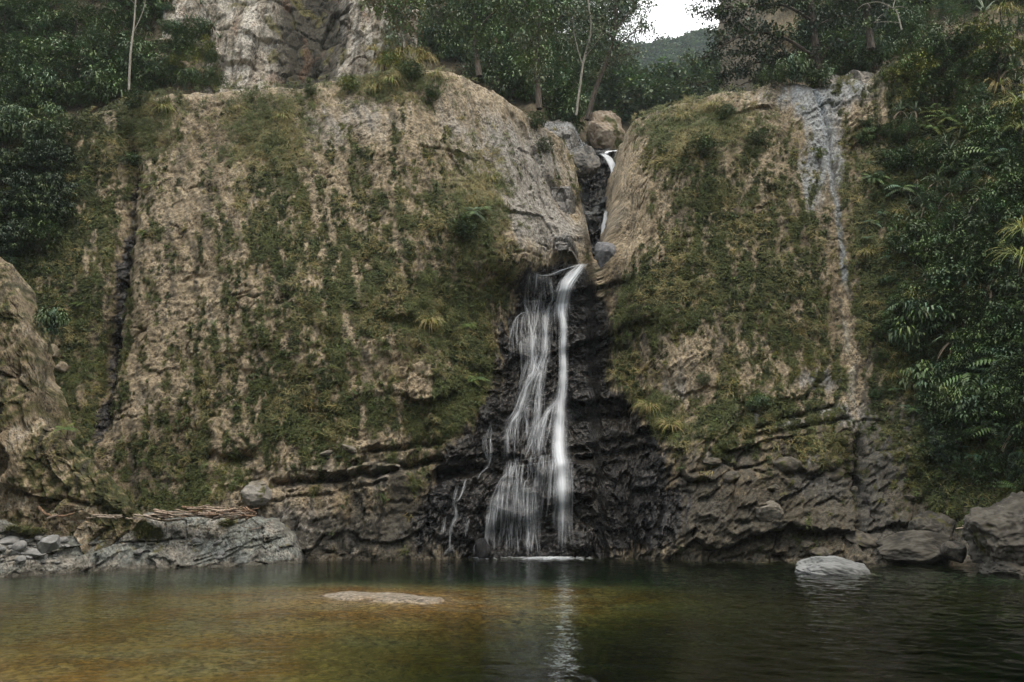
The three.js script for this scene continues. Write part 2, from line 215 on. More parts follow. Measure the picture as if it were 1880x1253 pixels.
M.drift = [[.42, .33, .26], [.36, .3, .25], [.3, .19, .12], [.5, .42, .35]].map(c => new THREE.MeshStandardMaterial({ color: new THREE.Color().setRGB(...c), roughness: .9, map: rockTex, bumpMap: rockBump, bumpScale: .01 }));

// ---------------------------------------------------------------- rock colours
const lerp3 = (a, b, t, o) => { o[0] = mix(a[0], b[0], t); o[1] = mix(a[1], b[1], t); o[2] = mix(a[2], b[2], t); return o; };
const C = { tan: [.395, .325, .222], brown: [.235, .188, .12], grey: [.33, .32, .305], algaShade: [.062, .056, .041], blue: [.34, .385, .42], pale: [.5, .46, .4], black: [.014, .014, .016], wetbrown: [.02, .019, .018], moss: [.05, .06, .013], olive: [.125, .115, .03], lichen: [.42, .4, .33], stain: [.1, .09, .07] };
function mossLevel(X, y, D, x = X + .8 * turnX(X) * (baseD(X, y) - 41)) {
  return .62 * mossAt(X, y) + lushAt(X, y) + .42 * fbm(x * .8, y * .26, 2, 3, .55) + .7 * fbm(x * 2.4, y * .7, 6, 3, .6) + .62 * fbm(x * 6.5, y * 3, 16, 3, .65) - .09 - 1.3 * streakAt(X, y);
}
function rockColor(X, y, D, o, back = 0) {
  const x = X + turnX(X) * (.8 * (baseD(X, y) - 41) + back), k = 1.7, n1 = fbm(x * .35, y * .2, k * .2, 4), n2 = fbm(x * 2.1, y * .5, 11 + k, 4, .6), n3 = fbm(x * 5, y * 4, 21 + k, 3, .6);
  lerp3(C.brown, C.tan, ss(-.5, .3, n1 * .6 + n2 * .6 + .08), o);
  const g = clamp(greyAt(X, y)); lerp3(o, C.grey, clamp(ss(.25, .85, g + .35 * n1 + .25 * n2) * .9), o);
  if (X > 9 && g > .4) lerp3(o, C.blue, ss(.5, 1.1, g + .4 * n2) * .7, o);
  lerp3(o, C.lichen, ss(.25, .65, n3 * .8 + n2 * .35) * .34, o);                        // pale lichen spots
  lerp3(o, C.stain, ss(.2, .65, fbm(x * 1.6, y * .14, 33, 4, .6) + .35 * n3) * .6, o); // dark run-off streaks
  lerp3(o, C.algaShade, ss(.2, .62, algaShadeAt(X, y) + .45 * n2 + .4 * n3 - .08) * .86, o);     // dark patches: algae growth plus gorge shade put into the colour
  lerp3(o, y > 13.5 + n1 ? C.blue : n2 > 0 ? C.lichen : C.tan, streakAt(X, y) * .7, o);                          // mineral crust of the dry streak
  const m = mossLevel(X, y, D, x);
  const wet = ss(.42, .75, wetAt(X, y) + .34 * n2 + .16 * n3);
  const dry = 1 - wet;
  lerp3(o, C.olive, ss(-.12, .25, m) * .75 * dry, o);
  lerp3(o, C.moss, ss(.12, .5, m + .2 * n3) * .92 * dry, o);
  if (y < .28 + .12 * n2 && D < 40) lerp3(o, C.stain, .6, o);                         // tide line
  if (wet > 0) { lerp3(o, ss(-.1, .6, n1 + n3 * .4) > .5 ? C.wetbrown : C.black, wet * .97, o); }
  return wet;
}
// a rock sheet: columns over x, rows up the face to the crest, then back over the top
function rockSheet({ x0, x1, nx, yb, yt, ny, Df, color, back = 10, nb = 26, round = 1.2, topSlope = .12, keep, turn = () => 1 }) {
  const rows = ny + nb, pos = new Float32Array((nx + 1) * (rows + 1) * 3), col = new Float32Array(pos.length), uv = new Float32Array((nx + 1) * (rows + 1) * 2), wet = new Float32Array((nx + 1) * (rows + 1)), c = [0, 0, 0];
  for (let i = 0; i <= nx; i++) {
    const x = mix(x0, x1, i / nx), top = yt(x), bot = yb(x);
    let pd = 0;
    for (let j = 0; j <= rows; j++) {
      let y, D, X = x, bk = 0;
      if (j <= ny) {
        const t = j / ny; y = mix(bot, top, t); D = Df(x, y, 0);
        const h = top - y; if (h < round) D += round * .55 * (1 - Math.sqrt(Math.max(0, 1 - (1 - h / round) ** 2)));
        X += .06 * noise(x * 1.3, y * 1.3, 50); pd = D;
      } else { const t = (j - ny) / nb, s = back * t * t; D = pd + s + .02; y = top + s * topSlope + .25 * t * fbm(x * .4, D * .4, 3, 3) + .06 * fbm(x * 2, D * 2, 5, 3) * Math.min(1, s); const e = Math.min(1, s * 1.2); X += e * (.3 * fbm(y * .4, D * .4, 13, 3) + .14 * fbm(y * 1.3, D * 1.3, 17, 4)); bk = (D - 42) * .9; }
      const k = i * (rows + 1) + j; pos[k * 3] = X; pos[k * 3 + 1] = y; pos[k * 3 + 2] = -D;
      wet[k] = color(x, y, D, c, bk) || 0; col.set(c, k * 3);
      uv[k * 2] = (x + .9 * turn(x) * (D - 41)) / 2.6; uv[k * 2 + 1] = (y + .35 * D) / 2.6;
    }
  }
  const idx = [[], []];
  for (let i = 0; i < nx; i++) for (let j = 0; j < rows; j++) {
    const a = i * (rows + 1) + j, b = a + rows + 1; if (keep && !keep(pos[a * 3], pos[a * 3 + 1], -pos[a * 3 + 2])) continue;
    idx[(wet[a] + wet[b] + wet[a + 1] + wet[b + 1]) > 2 ? 1 : 0].push(a, b, b + 1, a, b + 1, a + 1);
  }
  return { pos, col, uv, idx };
}
function compact({ pos, col, uv }, idx, nor) {
  const map = new Int32Array(pos.length / 3).fill(-1), out = { p: [], c: [], u: [], n: [] }, id = new Uint32Array(idx.length); let n = 0;
  for (let q = 0; q < idx.length; q++) { const v = idx[q]; if (map[v] < 0) { map[v] = n++; out.p.push(pos[v * 3], pos[v * 3 + 1], pos[v * 3 + 2]); out.c.push(col[v * 3], col[v * 3 + 1], col[v * 3 + 2]); out.u.push(uv[v * 2], uv[v * 2 + 1]); out.n.push(nor[v * 3], nor[v * 3 + 1], nor[v * 3 + 2]); } id[q] = map[v]; }
  const g = new THREE.BufferGeometry(); g.setAttribute('position', new THREE.Float32BufferAttribute(out.p, 3)); g.setAttribute('normal', new THREE.Float32BufferAttribute(out.n, 3)); g.setAttribute('color', new THREE.Float32BufferAttribute(out.c, 3)); g.setAttribute('uv', new THREE.Float32BufferAttribute(out.u, 2)); g.setIndex(new THREE.BufferAttribute(id, 1)); return g;
}
const normalsOf = s => { const g = new THREE.BufferGeometry(); g.setAttribute('position', new THREE.BufferAttribute(s.pos, 3)); g.setIndex([...[]]); const all = new Uint32Array(s.idx[0].length + s.idx[1].length); all.set(s.idx[0]); all.set(s.idx[1], s.idx[0].length); g.setIndex(new THREE.BufferAttribute(all, 1)); g.computeVertexNormals(); return g.attributes.normal.array; };
console.log('tools ready');

// ---------------------------------------------------------------- the cliff
const notchX = at(1092, 478, 43).x;
const crestY = x => { const st = Math.abs(along(CREST, x + .2) - along(CREST, x - .2)) * 2.5, q = 1 / (1 + st * st); return (along(CREST, x - .1) + along(CREST, x) + along(CREST, x + .1)) / 3 + q * (.12 * fbm(x * .7, 3, 1, 4) + .05 * noise(x * 4, 1, 1)); };
{
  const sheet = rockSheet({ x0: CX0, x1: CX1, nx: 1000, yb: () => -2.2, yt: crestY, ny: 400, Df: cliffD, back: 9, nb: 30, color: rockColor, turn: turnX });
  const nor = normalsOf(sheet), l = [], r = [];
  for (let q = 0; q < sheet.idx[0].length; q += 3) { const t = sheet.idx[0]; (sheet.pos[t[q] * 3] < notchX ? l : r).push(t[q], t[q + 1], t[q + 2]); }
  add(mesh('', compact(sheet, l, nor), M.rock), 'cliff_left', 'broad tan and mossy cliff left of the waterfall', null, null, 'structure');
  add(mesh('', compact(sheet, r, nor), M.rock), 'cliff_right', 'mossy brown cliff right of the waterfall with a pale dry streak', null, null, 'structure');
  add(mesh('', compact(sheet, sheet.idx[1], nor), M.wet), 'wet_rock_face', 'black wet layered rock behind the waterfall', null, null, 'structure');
}
console.log('cliff done');

// ---------------------------------------------------------------- other rock and ground sheets
function plainSheet(name, label, o, m = M.rock) { const s = rockSheet(o); const nor = normalsOf(s); return add(mesh('', compact(s, [...s.idx[0], ...s.idx[1]], nor), m), name, label, null, null, 'structure'); }
// outcrop at the left edge, nearer than the cliff
const OUT = [[-260, 380, 30], [-60, 430, 31], [-14, 472, 31], [6, 530, 31.2], [26, 598, 31.4], [44, 650, 31.6], [52, 710, 31.8], [62, 765, 32], [96, 790, 32.2], [130, 812, 32.6], [160, 838, 33], [206, 870, 33.6], [238, 905, 34], [260, 934, 34.2], [276, 950, 34.3]].map(([x, y, d]) => { const p = at(x, y, d); return [p.x, p.y]; });
const outD = (x, y) => { const [px, py] = seenAt(x, y, 32), w1 = noise(x * .6, y * .5, 31), w2 = noise(x * .6, y * .5, 37), q = x + .7 * w1, v = y + .9 * w2 + .5 * x; const base = mix(30.6, 34, clamp((px + 40) / 320)) - .2 * (6 - y) * .35 + .3; facets(q * .55, v * .32, 61); let r = .75 * CELL.v - .3 * ss(.1, 0, CELL.e) * crackOn(x, y, 3); facets(q * 1.5, v * .8, 67); r += .32 * CELL.v - .1 * ss(.1, 0, CELL.e) * crackOn(x, y, 8); facets(q * 3.7, v * 2.2, 69); r += .1 * CELL.v; return base - (r + .35 * fbm(x * .4, y * .3, 9, 3) + .22 * ridge(x * 1.1 + .4 * y, y * .4, 4, 5) + .09 * fbm(x * 2.4, y * 1.9, 2, 5, .6)); };
plainSheet('rock_outcrop', 'pale broken rock outcrop at the left edge, in front of the cliff', {
  x0: OUT[0][0], x1: OUT[OUT.length - 1][0], nx: 330, yb: () => .4, yt: x => along(OUT, x) + .15 * fbm(x * 1.5, 1, 1, 3), ny: 230, Df: outD, back: 2.6, nb: 30, round: .7, topSlope: -.7,
  color: (x, y, D, o) => { const n = fbm(x * 1.2, y * .6, 3, 4, .6), f = fbm(x * 5, y * 4, 2, 3); lerp3(C.brown, C.tan, ss(-.4, .3, n), o); lerp3(o, C.pale, ss(-.1, .5, f + .4 * n) * .7, o); const m = .5 * fbm(x * .8, y * .5, 77, 4) + .45 * f + .2 + .25 * ss(5, 3, y) * ss(-19, -21, x); lerp3(o, C.olive, ss(.05, .3, m) * .8, o); lerp3(o, C.moss, ss(.2, .5, m) * .9, o); lerp3(o, C.stain, ss(.2, .6, fbm(x * 2, y * .3, 12, 3)) * .7, o); return 0; }
});
// the low ledge along the left shore
const LEDGE = [[-320, 950, 28], [-60, 958, 29.5], [0, 975, 30], [60, 985, 30.6], [100, 968, 31.4], [160, 962, 32], [250, 955, 33], [330, 950, 33.6], [420, 950, 34.2], [470, 954, 34.8], [505, 968, 35.2], [532, 988, 35.6], [548, 1014, 35.8], [556, 1036, 35.9]].map(([x, y, d]) => { const p = at(x, y, d); return [p.x, p.y, d]; });
const ledgeLine = LEDGE.map(([a, , c]) => [a, c]);
const ledgeD = (x, y) => { const d = along(ledgeLine, x), w1 = noise(x * .5, y * .8, 5), w2 = noise(x * .5, y * .8, 15), q = x + .9 * w1 + .2 * noise(x * 2, y * 2, 7), v = y + .5 * w2 - .12 * x; facets(q * .45, v * .8, 81); let r = .4 * CELL.v - .3 * ss(.07, 0, CELL.e) * crackOn(x, y, 25); facets(q * 1.3, v * 2, 83); r += .26 * CELL.v - .1 * ss(.08, 0, CELL.e) * crackOn(x, y, 28); facets(q * 3.6, v * 5, 87); r += .09 * CELL.v; return d + (y - .8) * .75 - (r + .25 * fbm(x * .5, y * .5, 9, 3) + .1 * ridge(x * 1.3, y * 1.5, 4, 4) + .07 * fbm(x * 2.5, y * 2.9, 2, 4, .6)); };
const ledgeTop = x => along(LEDGE, x) + .08 * fbm(x * 1.5, 1, 9, 3);
const rockLedge = plainSheet('rock_ledge', 'low grey rock ledge with driftwood along the left shore', {
  x0: LEDGE[0][0], x1: LEDGE[LEDGE.length - 1][0], nx: 420, yb: () => -1.6, yt: ledgeTop, ny: 90, Df: ledgeD, back: 6, nb: 36, round: .5, topSlope: .05,
  color: (x, y, D, o) => { const n = fbm(x * .9, y * .9, D * .5, 4, .6), f = fbm(x * 4, y * 4, D * 3, 3); lerp3([.19, .195, .18], [.3, .29, .26], ss(-.4, .4, n), o); lerp3(o, [.24, .27, .26], ss(0, .4, fbm(x * .4, y, 8, 3)) * .7, o); lerp3(o, C.pale, ss(.2, .7, f + .3 * n) * .55, o); if (y > .55) { const m = .6 * fbm(x * .7, D * .8, 14, 4) + .4 * f + .3 * ss(-17, -21, x) * ss(.7, 1.2, y) - .05; lerp3(o, C.olive, ss(.1, .35, m) * .85, o); lerp3(o, [.06, .08, .02], ss(.3, .55, m) * .8, o); } if (y < .12 + .06 * n) lerp3(o, C.stain, .75, o); lerp3(o, C.stain, ss(.25, .6, fbm(x * 3, y * .8, 41, 3)) * .5, o); return 0; }
});
// hillsides above and behind the cliff
const hillColor = (x, y, D, o) => { const n = fbm(x * .7, y * .7, D * .4, 4, .6); lerp3([.1, .085, .05], [.17, .135, .085], ss(-.4, .6, n), o); return 0; };
const hillLD = (x, y) => 45.2 + (y - 18.5) * .55 + 1.2 * fbm(x * .15, y * .15, 3, 3) + .4 * fbm(x * .6, y * .6, 7, 3) - .12 * Math.max(0, -18 - x);
const hillMD = (x, y) => 49 + (y - 19) * .8 + 1.5 * fbm(x * .12, y * .12, 23, 3) + .5 * fbm(x * .5, y * .5, 27, 3) + .9 * Math.max(0, x - 1.5) + Math.max(0, 2 - x) * .12;
const hillRD = (x, y) => 45.4 + (y - 20) * .75 + 1.2 * fbm(x * .15, y * .15, 43, 3) + .4 * fbm(x * .6, y * .6, 47, 3) - .25 * Math.max(0, x - 20) + Math.max(0, 18.5 - x) * .9;
plainSheet('hillside', 'wooded slope above the left cliff', { x0: -38, x1: at(318, 90, 46.5).x, nx: 110, yb: x => crestY(x) - 1.2, yt: x => 58 - 30 * ss(-22.2, -19.6, x), ny: 110, Df: hillLD, color: hillColor, back: 12, nb: 6 }, M.earth);
plainSheet('hillside', 'wooded slope behind the middle of the cliff', { x0: -9.6, x1: 9, nx: 100, yb: x => Math.min(20, crestY(x)) - 2, yt: x => 62 - Math.max(0, x - 2) * 6, ny: 110, Df: hillMD, color: hillColor, back: 14, nb: 6 }, M.earth);
plainSheet('hillside', 'wooded slope above the right cliff', { x0: 18, x1: 40, nx: 110, yb: x => crestY(Math.min(x, 25)) - 1.2, yt: x => 24 + clamp((x - 17) * 4.5, 0, 34), ny: 110, Df: hillRD, color: hillColor, back: 14, nb: 6 }, M.earth);
// pale walls standing in the slope behind the left cliff
const wallD = (x, y) => { const q = x + .3 * noise(x, y, 5); facets(q * .5, y * .4, 91); let r = .5 * CELL.v - .2 * ss(.08, 0, CELL.e); facets(q * 1.6, y * 1.1, 93); r += .22 * CELL.v - .1 * ss(.1, 0, CELL.e); const p = seenAt(x, y, 51)[0]; return 50.2 + .18 * (y - 20) + 2.2 * Math.exp(-(((p - 560) / 60) ** 2) * 1.2) - (r + .6 * fbm(x * .3, y * .2, 9, 3) + .2 * ridge(x * 1.2, y * .3, 4, 4) + .06 * fbm(x * 3, y * 2.4, 2, 4)); };
const WX0 = at(270, 100, 51).x, WX1 = at(760, 100, 51).x;
plainSheet('upper_rock_wall', 'pale and dark streaked rock wall behind the top of the left cliff', { x0: WX0, x1: WX1, nx: 240, yb: () => 17, yt: x => 46 + 2 * noise(x * .4, 1, 1), ny: 330, Df: wallD, back: 8, nb: 8,
  color: (x, y, D, o) => { const p = seenAt(x, y, 51), n = fbm(x * 1.1, y * .3, 3, 4, .6), f = fbm(x * 4, y * 3, 2, 3); lerp3([.36, .32, .26], [.58, .55, .49], ss(-.4, .3, n + .2 * f), o); const dark = Math.exp(-(((p[0] - 552) / 72) ** 4)) * 1.2 * ss(155, 120, p[1] - 40 * Math.exp(-(((p[0] - 530) / 40) ** 2))) + .9 * Math.exp(-(((p[0] - 552) / 50) ** 4)); lerp3(o, [.07, .065, .048], clamp(dark * .8 + .35 * n - .1 - 1.2 * Math.exp(-(((p[0] - 612) / 26) ** 2 + ((p[1] - 125) / 32) ** 2))), o); lerp3(o, C.stain, ss(.1, .6, fbm(x * 1.8, y * .14, 12, 4, .6)) * .8, o); lerp3(o, C.olive, ss(.2, .5, fbm(x * .8, y * .6, 19, 4) - .05) * .8, o); lerp3(o, [.34, .2, .13], ss(.4, .7, fbm(x * .7, y * .4, 29, 3)) * .35, o); return 0; } });
// dark rock wall among the trees above the right cliff
plainSheet('upper_rock_wall', 'grey fluted rock wall among the trees above the right cliff', { x0: at(1520, 60, 47.5).x, x1: at(1720, 60, 47.5).x, nx: 130, yb: () => 19, yt: x => 30 + noise(x, 1, 1), ny: 170, Df: (x, y) => { facets(x * .9 + .2 * noise(x, y, 3), y * .3, 95); return 47 + .3 * (y - 22) - (.7 * CELL.v - .4 * ss(.14, 0, CELL.e) + .35 * ridge(x * .9, y * .2, 4, 4) + .05 * fbm(x * 3, y * 3, 3, 3)); }, back: 6, nb: 6,
  color: (x, y, D, o) => { const n = fbm(x * 2, y * .4, 3, 4, .6); lerp3([.1, .095, .085], [.36, .33, .29], ss(-.35, .45, n), o); lerp3(o, C.moss, ss(.2, .5, fbm(x, y * .6, 9, 3)) * .7, o); return 0; } });
// far hill
const farD = (x, y) => 330 + (y - 200) * .9 + 12 * fbm(x * .012, y * .012, 3, 3);
const FARTOP = [[1000, 80, 350], [1150, 106, 350], [1195, 102, 350], [1240, 96, 350], [1275, 84, 350], [1330, 60, 350], [1450, 20, 350], [1700, -60, 350]].map(q => { const p = at(...q); return [p.x, p.y]; });
plainSheet('far_hill', 'hazy forested hill beyond the gap in the trees', { x0: -14, x1: 220, nx: 90, yb: () => 60, yt: x => along(FARTOP, x) - 6 + 3 * fbm(x * .05, 1, 1, 3), ny: 60, Df: farD, back: 40, nb: 4, color: (x, y, D, o) => { lerp3([.07, .09, .035], [.1, .12, .045], .5 + .5 * noise(x * .3, y * .3, 1), o); return 0; } }, M.earth);
// unseen wooded gorge sides round the viewer, added and raised to cut low skylight
const ADDED_GORGE = [[27, -32], [25.5, -24], [25, -12], [25, 0], [20, 14], [8, 22], [-8, 22], [-22, 15], [-28, 2], [-29, -12], [-30, -24], [-30.5, -34]];
{
  const cv = new THREE.CatmullRomCurve3(ADDED_GORGE.map(([x, z]) => V(x, 0, z))), nu = 160, nh = 26, pos = [], col = [], uv = [], idx = [], o = [0, 0, 0], q = V(), mid = V(-1, 0, -8);
  for (let i = 0; i <= nu; i++) { cv.getPointAt(i / nu, q); const ox = q.x - mid.x, oz = q.z - mid.z, l = Math.hypot(ox, oz); for (let j = 0; j <= nh; j++) { const h = -2 + 34 * j / nh, d = h * .32 + 1.4 * fbm(q.x * .2, h * .2, q.z * .2, 3); pos.push(q.x + ox / l * d, h, q.z + oz / l * d); uv.push(i * .4, h / 2.6); hillColor(q.x, h, q.z, o); col.push(...o); } }
  for (let i = 0; i < nu; i++) for (let j = 0; j < nh; j++) { const a = i * (nh + 1) + j, b = a + nh + 1; idx.push(a, b, b + 1, a, b + 1, a + 1); }
  add(mesh('', geo(pos, idx, col, uv), M.earth), 'hillside', 'unseen wooded gorge sides added round the pool to cut skylight', null, null, 'structure');
}
// the stepped chute between the two cliffs
{
  const prof = [[500, 43.4], [484, 43.8], [474, 45.4], [462, 46], [440, 46.4], [398, 46.7], [390, 47.2], [380, 48.6], [368, 49.6], [330, 50.6], [300, 50.7], [284, 51], [278, 53], [268, 57], [255, 64]].map(([py, d]) => { const p = at(1100, py, d); return [p.y, d]; });
  const x0 = at(1010, 400, 47).x, x1 = at(1180, 400, 44).x, nx = 110, pos = [], col = [], uv = [], idx = [], o = [0, 0, 0]; const NS = 220;
  for (let i = 0; i <= nx; i++) for (let j = 0; j <= NS; j++) {
    const x = mix(x0, x1, i / nx), t = j / NS * (prof.length - 1), k = Math.min(prof.length - 2, t | 0), w = t - k; let y = mix(prof[k][0], prof[k + 1][0], w), D = mix(prof[k][1], prof[k + 1][1], w);
    facets(x * 1.6 + .3 * noise(x, y, D), (y + D) * 1.5, 101); const r = .28 * CELL.v - .15 * ss(.12, 0, CELL.e) + .1 * fbm(x * 2.2, y * 2.2, D * 2, 4);
    const p = seenAt(x, y, D)[0]; D -= r + 1.6 * ss(1072, 1040, p); y += r * .5 + .9 * ss(1075, 1045, p);
    pos.push(x, y, -D); uv.push((x + .4 * D) / 2, (y + .8 * D) / 2);
    const n = fbm(x * 1.2, y * 1.2, D, 4); lerp3([.012, .012, .014], [.085, .095, .1], ss(-.05, .6, n + (w > .2 && (k === 1 || k === 6 || k === 7) ? .35 : -.12)), o); lerp3(o, C.grey, ss(1078, 1055, p) * .6, o); col.push(...o);  // wet rock, with the darkness of the hollow put into its colour
  }
  for (let i = 0; i < nx; i++) for (let j = 0; j < NS; j++) { const a = i * (NS + 1) + j, b = a + NS + 1; idx.push(a, b, b + 1, a, b + 1, a + 1); }
  add(mesh('', geo(pos, idx, col, uv), M.wet), 'rock_chute', 'dark wet stepped chute between the two cliffs', null, null, 'structure');
}
console.log('sheets done');

// ---------------------------------------------------------------- boulders and stones
function stoneGeo(sd, det, cuts = 12, rough = .06, cA = C.brown, cB = C.tan, cC = C.pale, moss = 0) {
  seed = sd; const g0 = new THREE.IcosahedronGeometry(1, det); g0.deleteAttribute('uv'); g0.deleteAttribute('normal');
  const P = g0.attributes.position, key = new Map(), pos = [], idx = [], col = [], uv = [], o = [0, 0, 0], pl = [];
  for (let i = 0; i < cuts; i++) { const z = rr(-1, 1), a = rr(0, 6.283), r = Math.sqrt(1 - z * z); pl.push([r * Math.cos(a), z, r * Math.sin(a), rr(.62, .9)]); }
  for (let i = 0; i < P.count; i++) { const k = Math.round(P.getX(i) * 1e4) + ',' + Math.round(P.getY(i) * 1e4) + ',' + Math.round(P.getZ(i) * 1e4); let v = key.get(k);
    if (v === undefined) { v = pos.length / 3; key.set(k, v); let x = P.getX(i), y = P.getY(i), z = P.getZ(i);
      for (const [a, b, c, d] of pl) { const e = x * a + y * b + z * c - d; if (e > 0) { x -= a * e * .93; y -= b * e * .93; z -= c * e * .93; } }
      const n = 1 + rough * fbm(x * 2 + sd, y * 2, z * 2, 4) + rough * .5 * ridge(x * 5, y * 5 + sd, z * 5, 3) + rough * .3 * fbm(x * 11, y * 14 + sd, z * 11, 3); x *= n; y *= n; z *= n; pos.push(x, y, z); uv.push(x * 1.1 + z * .7, y * 1.1 + z * .45);
      const c1 = fbm(x * 1.7 + sd, y * 1.2, z * 1.7, 5, .65), c2 = fbm(x * 6, y * 5, z * 6 + sd, 4, .65); lerp3(cA, cB, ss(-.4, .4, c1), o); lerp3(o, cC, ss(.15, .6, c2 + .3 * c1) * .55, o); if (moss) { const m = fbm(x * 1.5, y * 1.5 + 9, z * 1.5 + sd, 4) + moss - .5; lerp3(o, C.olive, ss(.0, .3, m) * .8, o); lerp3(o, C.moss, ss(.15, .45, m) * .9, o); } col.push(...o); }
    idx.push(v); }
  return geo(pos, idx, col, uv);
}
function boulder(name, label, cat, px, py, D, sx, sy, sz, turn, g, m = M.stone, group, tilt = 0) {
  const o = mesh('', g, m); o.position.copy(at(px, py, D)); o.scale.set(sx, sy, sz); o.rotation.set(0, turn, tilt); return add(o, name, label, cat, group);
}
const greyS = [[.22, .22, .21], [.33, .33, .325], [.45, .45, .44]], tanS = [C.brown, C.tan, C.pale], darkS = [[.04, .037, .03], [.1, .09, .072], [.17, .16, .138]];
{ // smooth grey rock lying in the pool
  const p = onWater(1548, 1052), g = stoneGeo(5, 26, 6, .09, [.2, .21, .21], [.3, .31, .31], [.36, .37, .38]);
  const o = mesh('', g, M.stone); o.position.set(p.x - .15, -.14, p.z); o.scale.set(1.62, .66, .85); o.rotation.set(.1, .1, -.2); add(o, 'boulder', 'smooth pale grey boulder standing alone in the pool', 'boulder');
}
boulder('boulder', 'large dark brown boulder at the right shore edge', 'boulder', 1880, 985, 31.6, 2.3, 1.75, 1.8, .3, stoneGeo(11, 44, 16, .12, ...darkS, .1), M.stone, null, .3);
boulder('boulder', 'low dark shore boulder below the large one at right edge', 'boulder', 1855, 1046, 31.2, 1.5, .55, 1, .9, stoneGeo(12, 22, 12, .09, ...darkS), M.stone);
boulder('boulder', 'long low dark boulder on the right shore left of the driftwood', 'boulder', 1690, 1010, 34.6, 1.9, .75, 1.1, .1, stoneGeo(13, 24, 14, .1, ...darkS), M.stone);
boulder('boulder', 'humped grey brown boulder behind the long one on right shore', 'boulder', 1715, 975, 35.4, 1.2, .8, .9, .7, stoneGeo(14, 22, 14, .1, ...darkS, .15), M.stone);
boulder('boulder', 'small block beside the right shore driftwood', 'boulder', 1752, 1014, 33.4, .45, .5, .5, .2, stoneGeo(15, 12, 10, .08, ...darkS), M.stone);
boulder('boulder', 'rounded boulder caught on the broken rock right of the waterfall', 'boulder', 1411, 938, 36.1, .68, .5, .6, .5, stoneGeo(16, 20, 9, .08, [.16, .14, .11], [.28, .25, .2], [.4, .38, .34]), M.stone);
boulder('boulder', 'tan boulder wedged behind the top of the chute', 'boulder', 1112, 250, 55, 1.75, 1.7, 1.6, .4, stoneGeo(17, 30, 16, .1, [.26, .2, .14], [.36, .29, .21], C.pale, .28));
boulder('boulder', 'grey capstone overhanging the dark hollow of the chute', 'boulder', 1066, 296, 49.2, 1.25, 1.25, 1.1, .3, stoneGeo(18, 26, 18, .1, [.1, .1, .095], [.24, .23, .21], [.36, .32, .27]), M.stone, null, -.5);
boulder('boulder', 'dark wet rock under the hollow of the chute', 'boulder', 1114, 372, 48, .5, .32, .5, .3, stoneGeo(19, 14, 9, .08, [.05, .055, .06], [.1, .11, .12], [.2, .22, .24]), M.wet);
boulder('boulder', 'blue grey rounded rock beside the waterfall lip', 'boulder', 1112, 470, 42.3, .62, .95, .7, .3, stoneGeo(20, 22, 9, .08, [.13, .13, .14], [.2, .2, .21], [.28, .28, .29]), M.stone);
boulder('boulder', 'small dark rock with water arching over it at the waterfall foot', 'boulder', 886, 1010, 37.3, .38, .5, .4, .3, stoneGeo(21, 14, 8, .06, [.02, .02, .022], [.04, .04, .045], [.06, .06, .07]), M.wet);
boulder('boulder', 'upright tan block on the mossy slope above the left outcrop', 'boulder', 95, 648, -solve(95, 648, cliffD).z - .1, 0.29, 0.44, 0.33, .3, stoneGeo(22, 10, 8, .06, ...tanS), M.stone);
boulder('boulder', 'small pinkish tan block left of the upright one', 'boulder', 62, 658, -solve(62, 658, cliffD).z - .1, 0.26, 0.33, 0.26, .8, stoneGeo(23, 10, 8, .06, ...tanS), M.stone);
boulder('boulder', 'pale tan block below the upright one', 'boulder', 112, 676, -solve(112, 676, cliffD).z - .1, 0.31, 0.31, 0.33, 1.3, stoneGeo(24, 10, 8, .06, ...tanS), M.stone);
boulder('boulder', 'broad pale boulder below the three small tan blocks', 'boulder', 106, 768, -solve(106, 768, cliffD).z - .1, 0.55, 0.65, 0.52, .2, stoneGeo(25, 14, 9, .07, ...tanS, .1), M.stone);
boulder('boulder', 'pale boulder at the foot of the left cliff above the driftwood', 'boulder', 470, 910, 36.8, .65, .5, .6, .2, stoneGeo(26, 16, 10, .08, [.2, .19, .17], [.3, .28, .25], C.pale, .1), M.stone);
boulder('boulder', 'grey angular slab leaning on the left shore ledge', 'boulder', 92, 1000, 29.6, .42, .3, .35, .4, stoneGeo(27, 10, 10, .05, ...greyS), M.stone, null, .4);
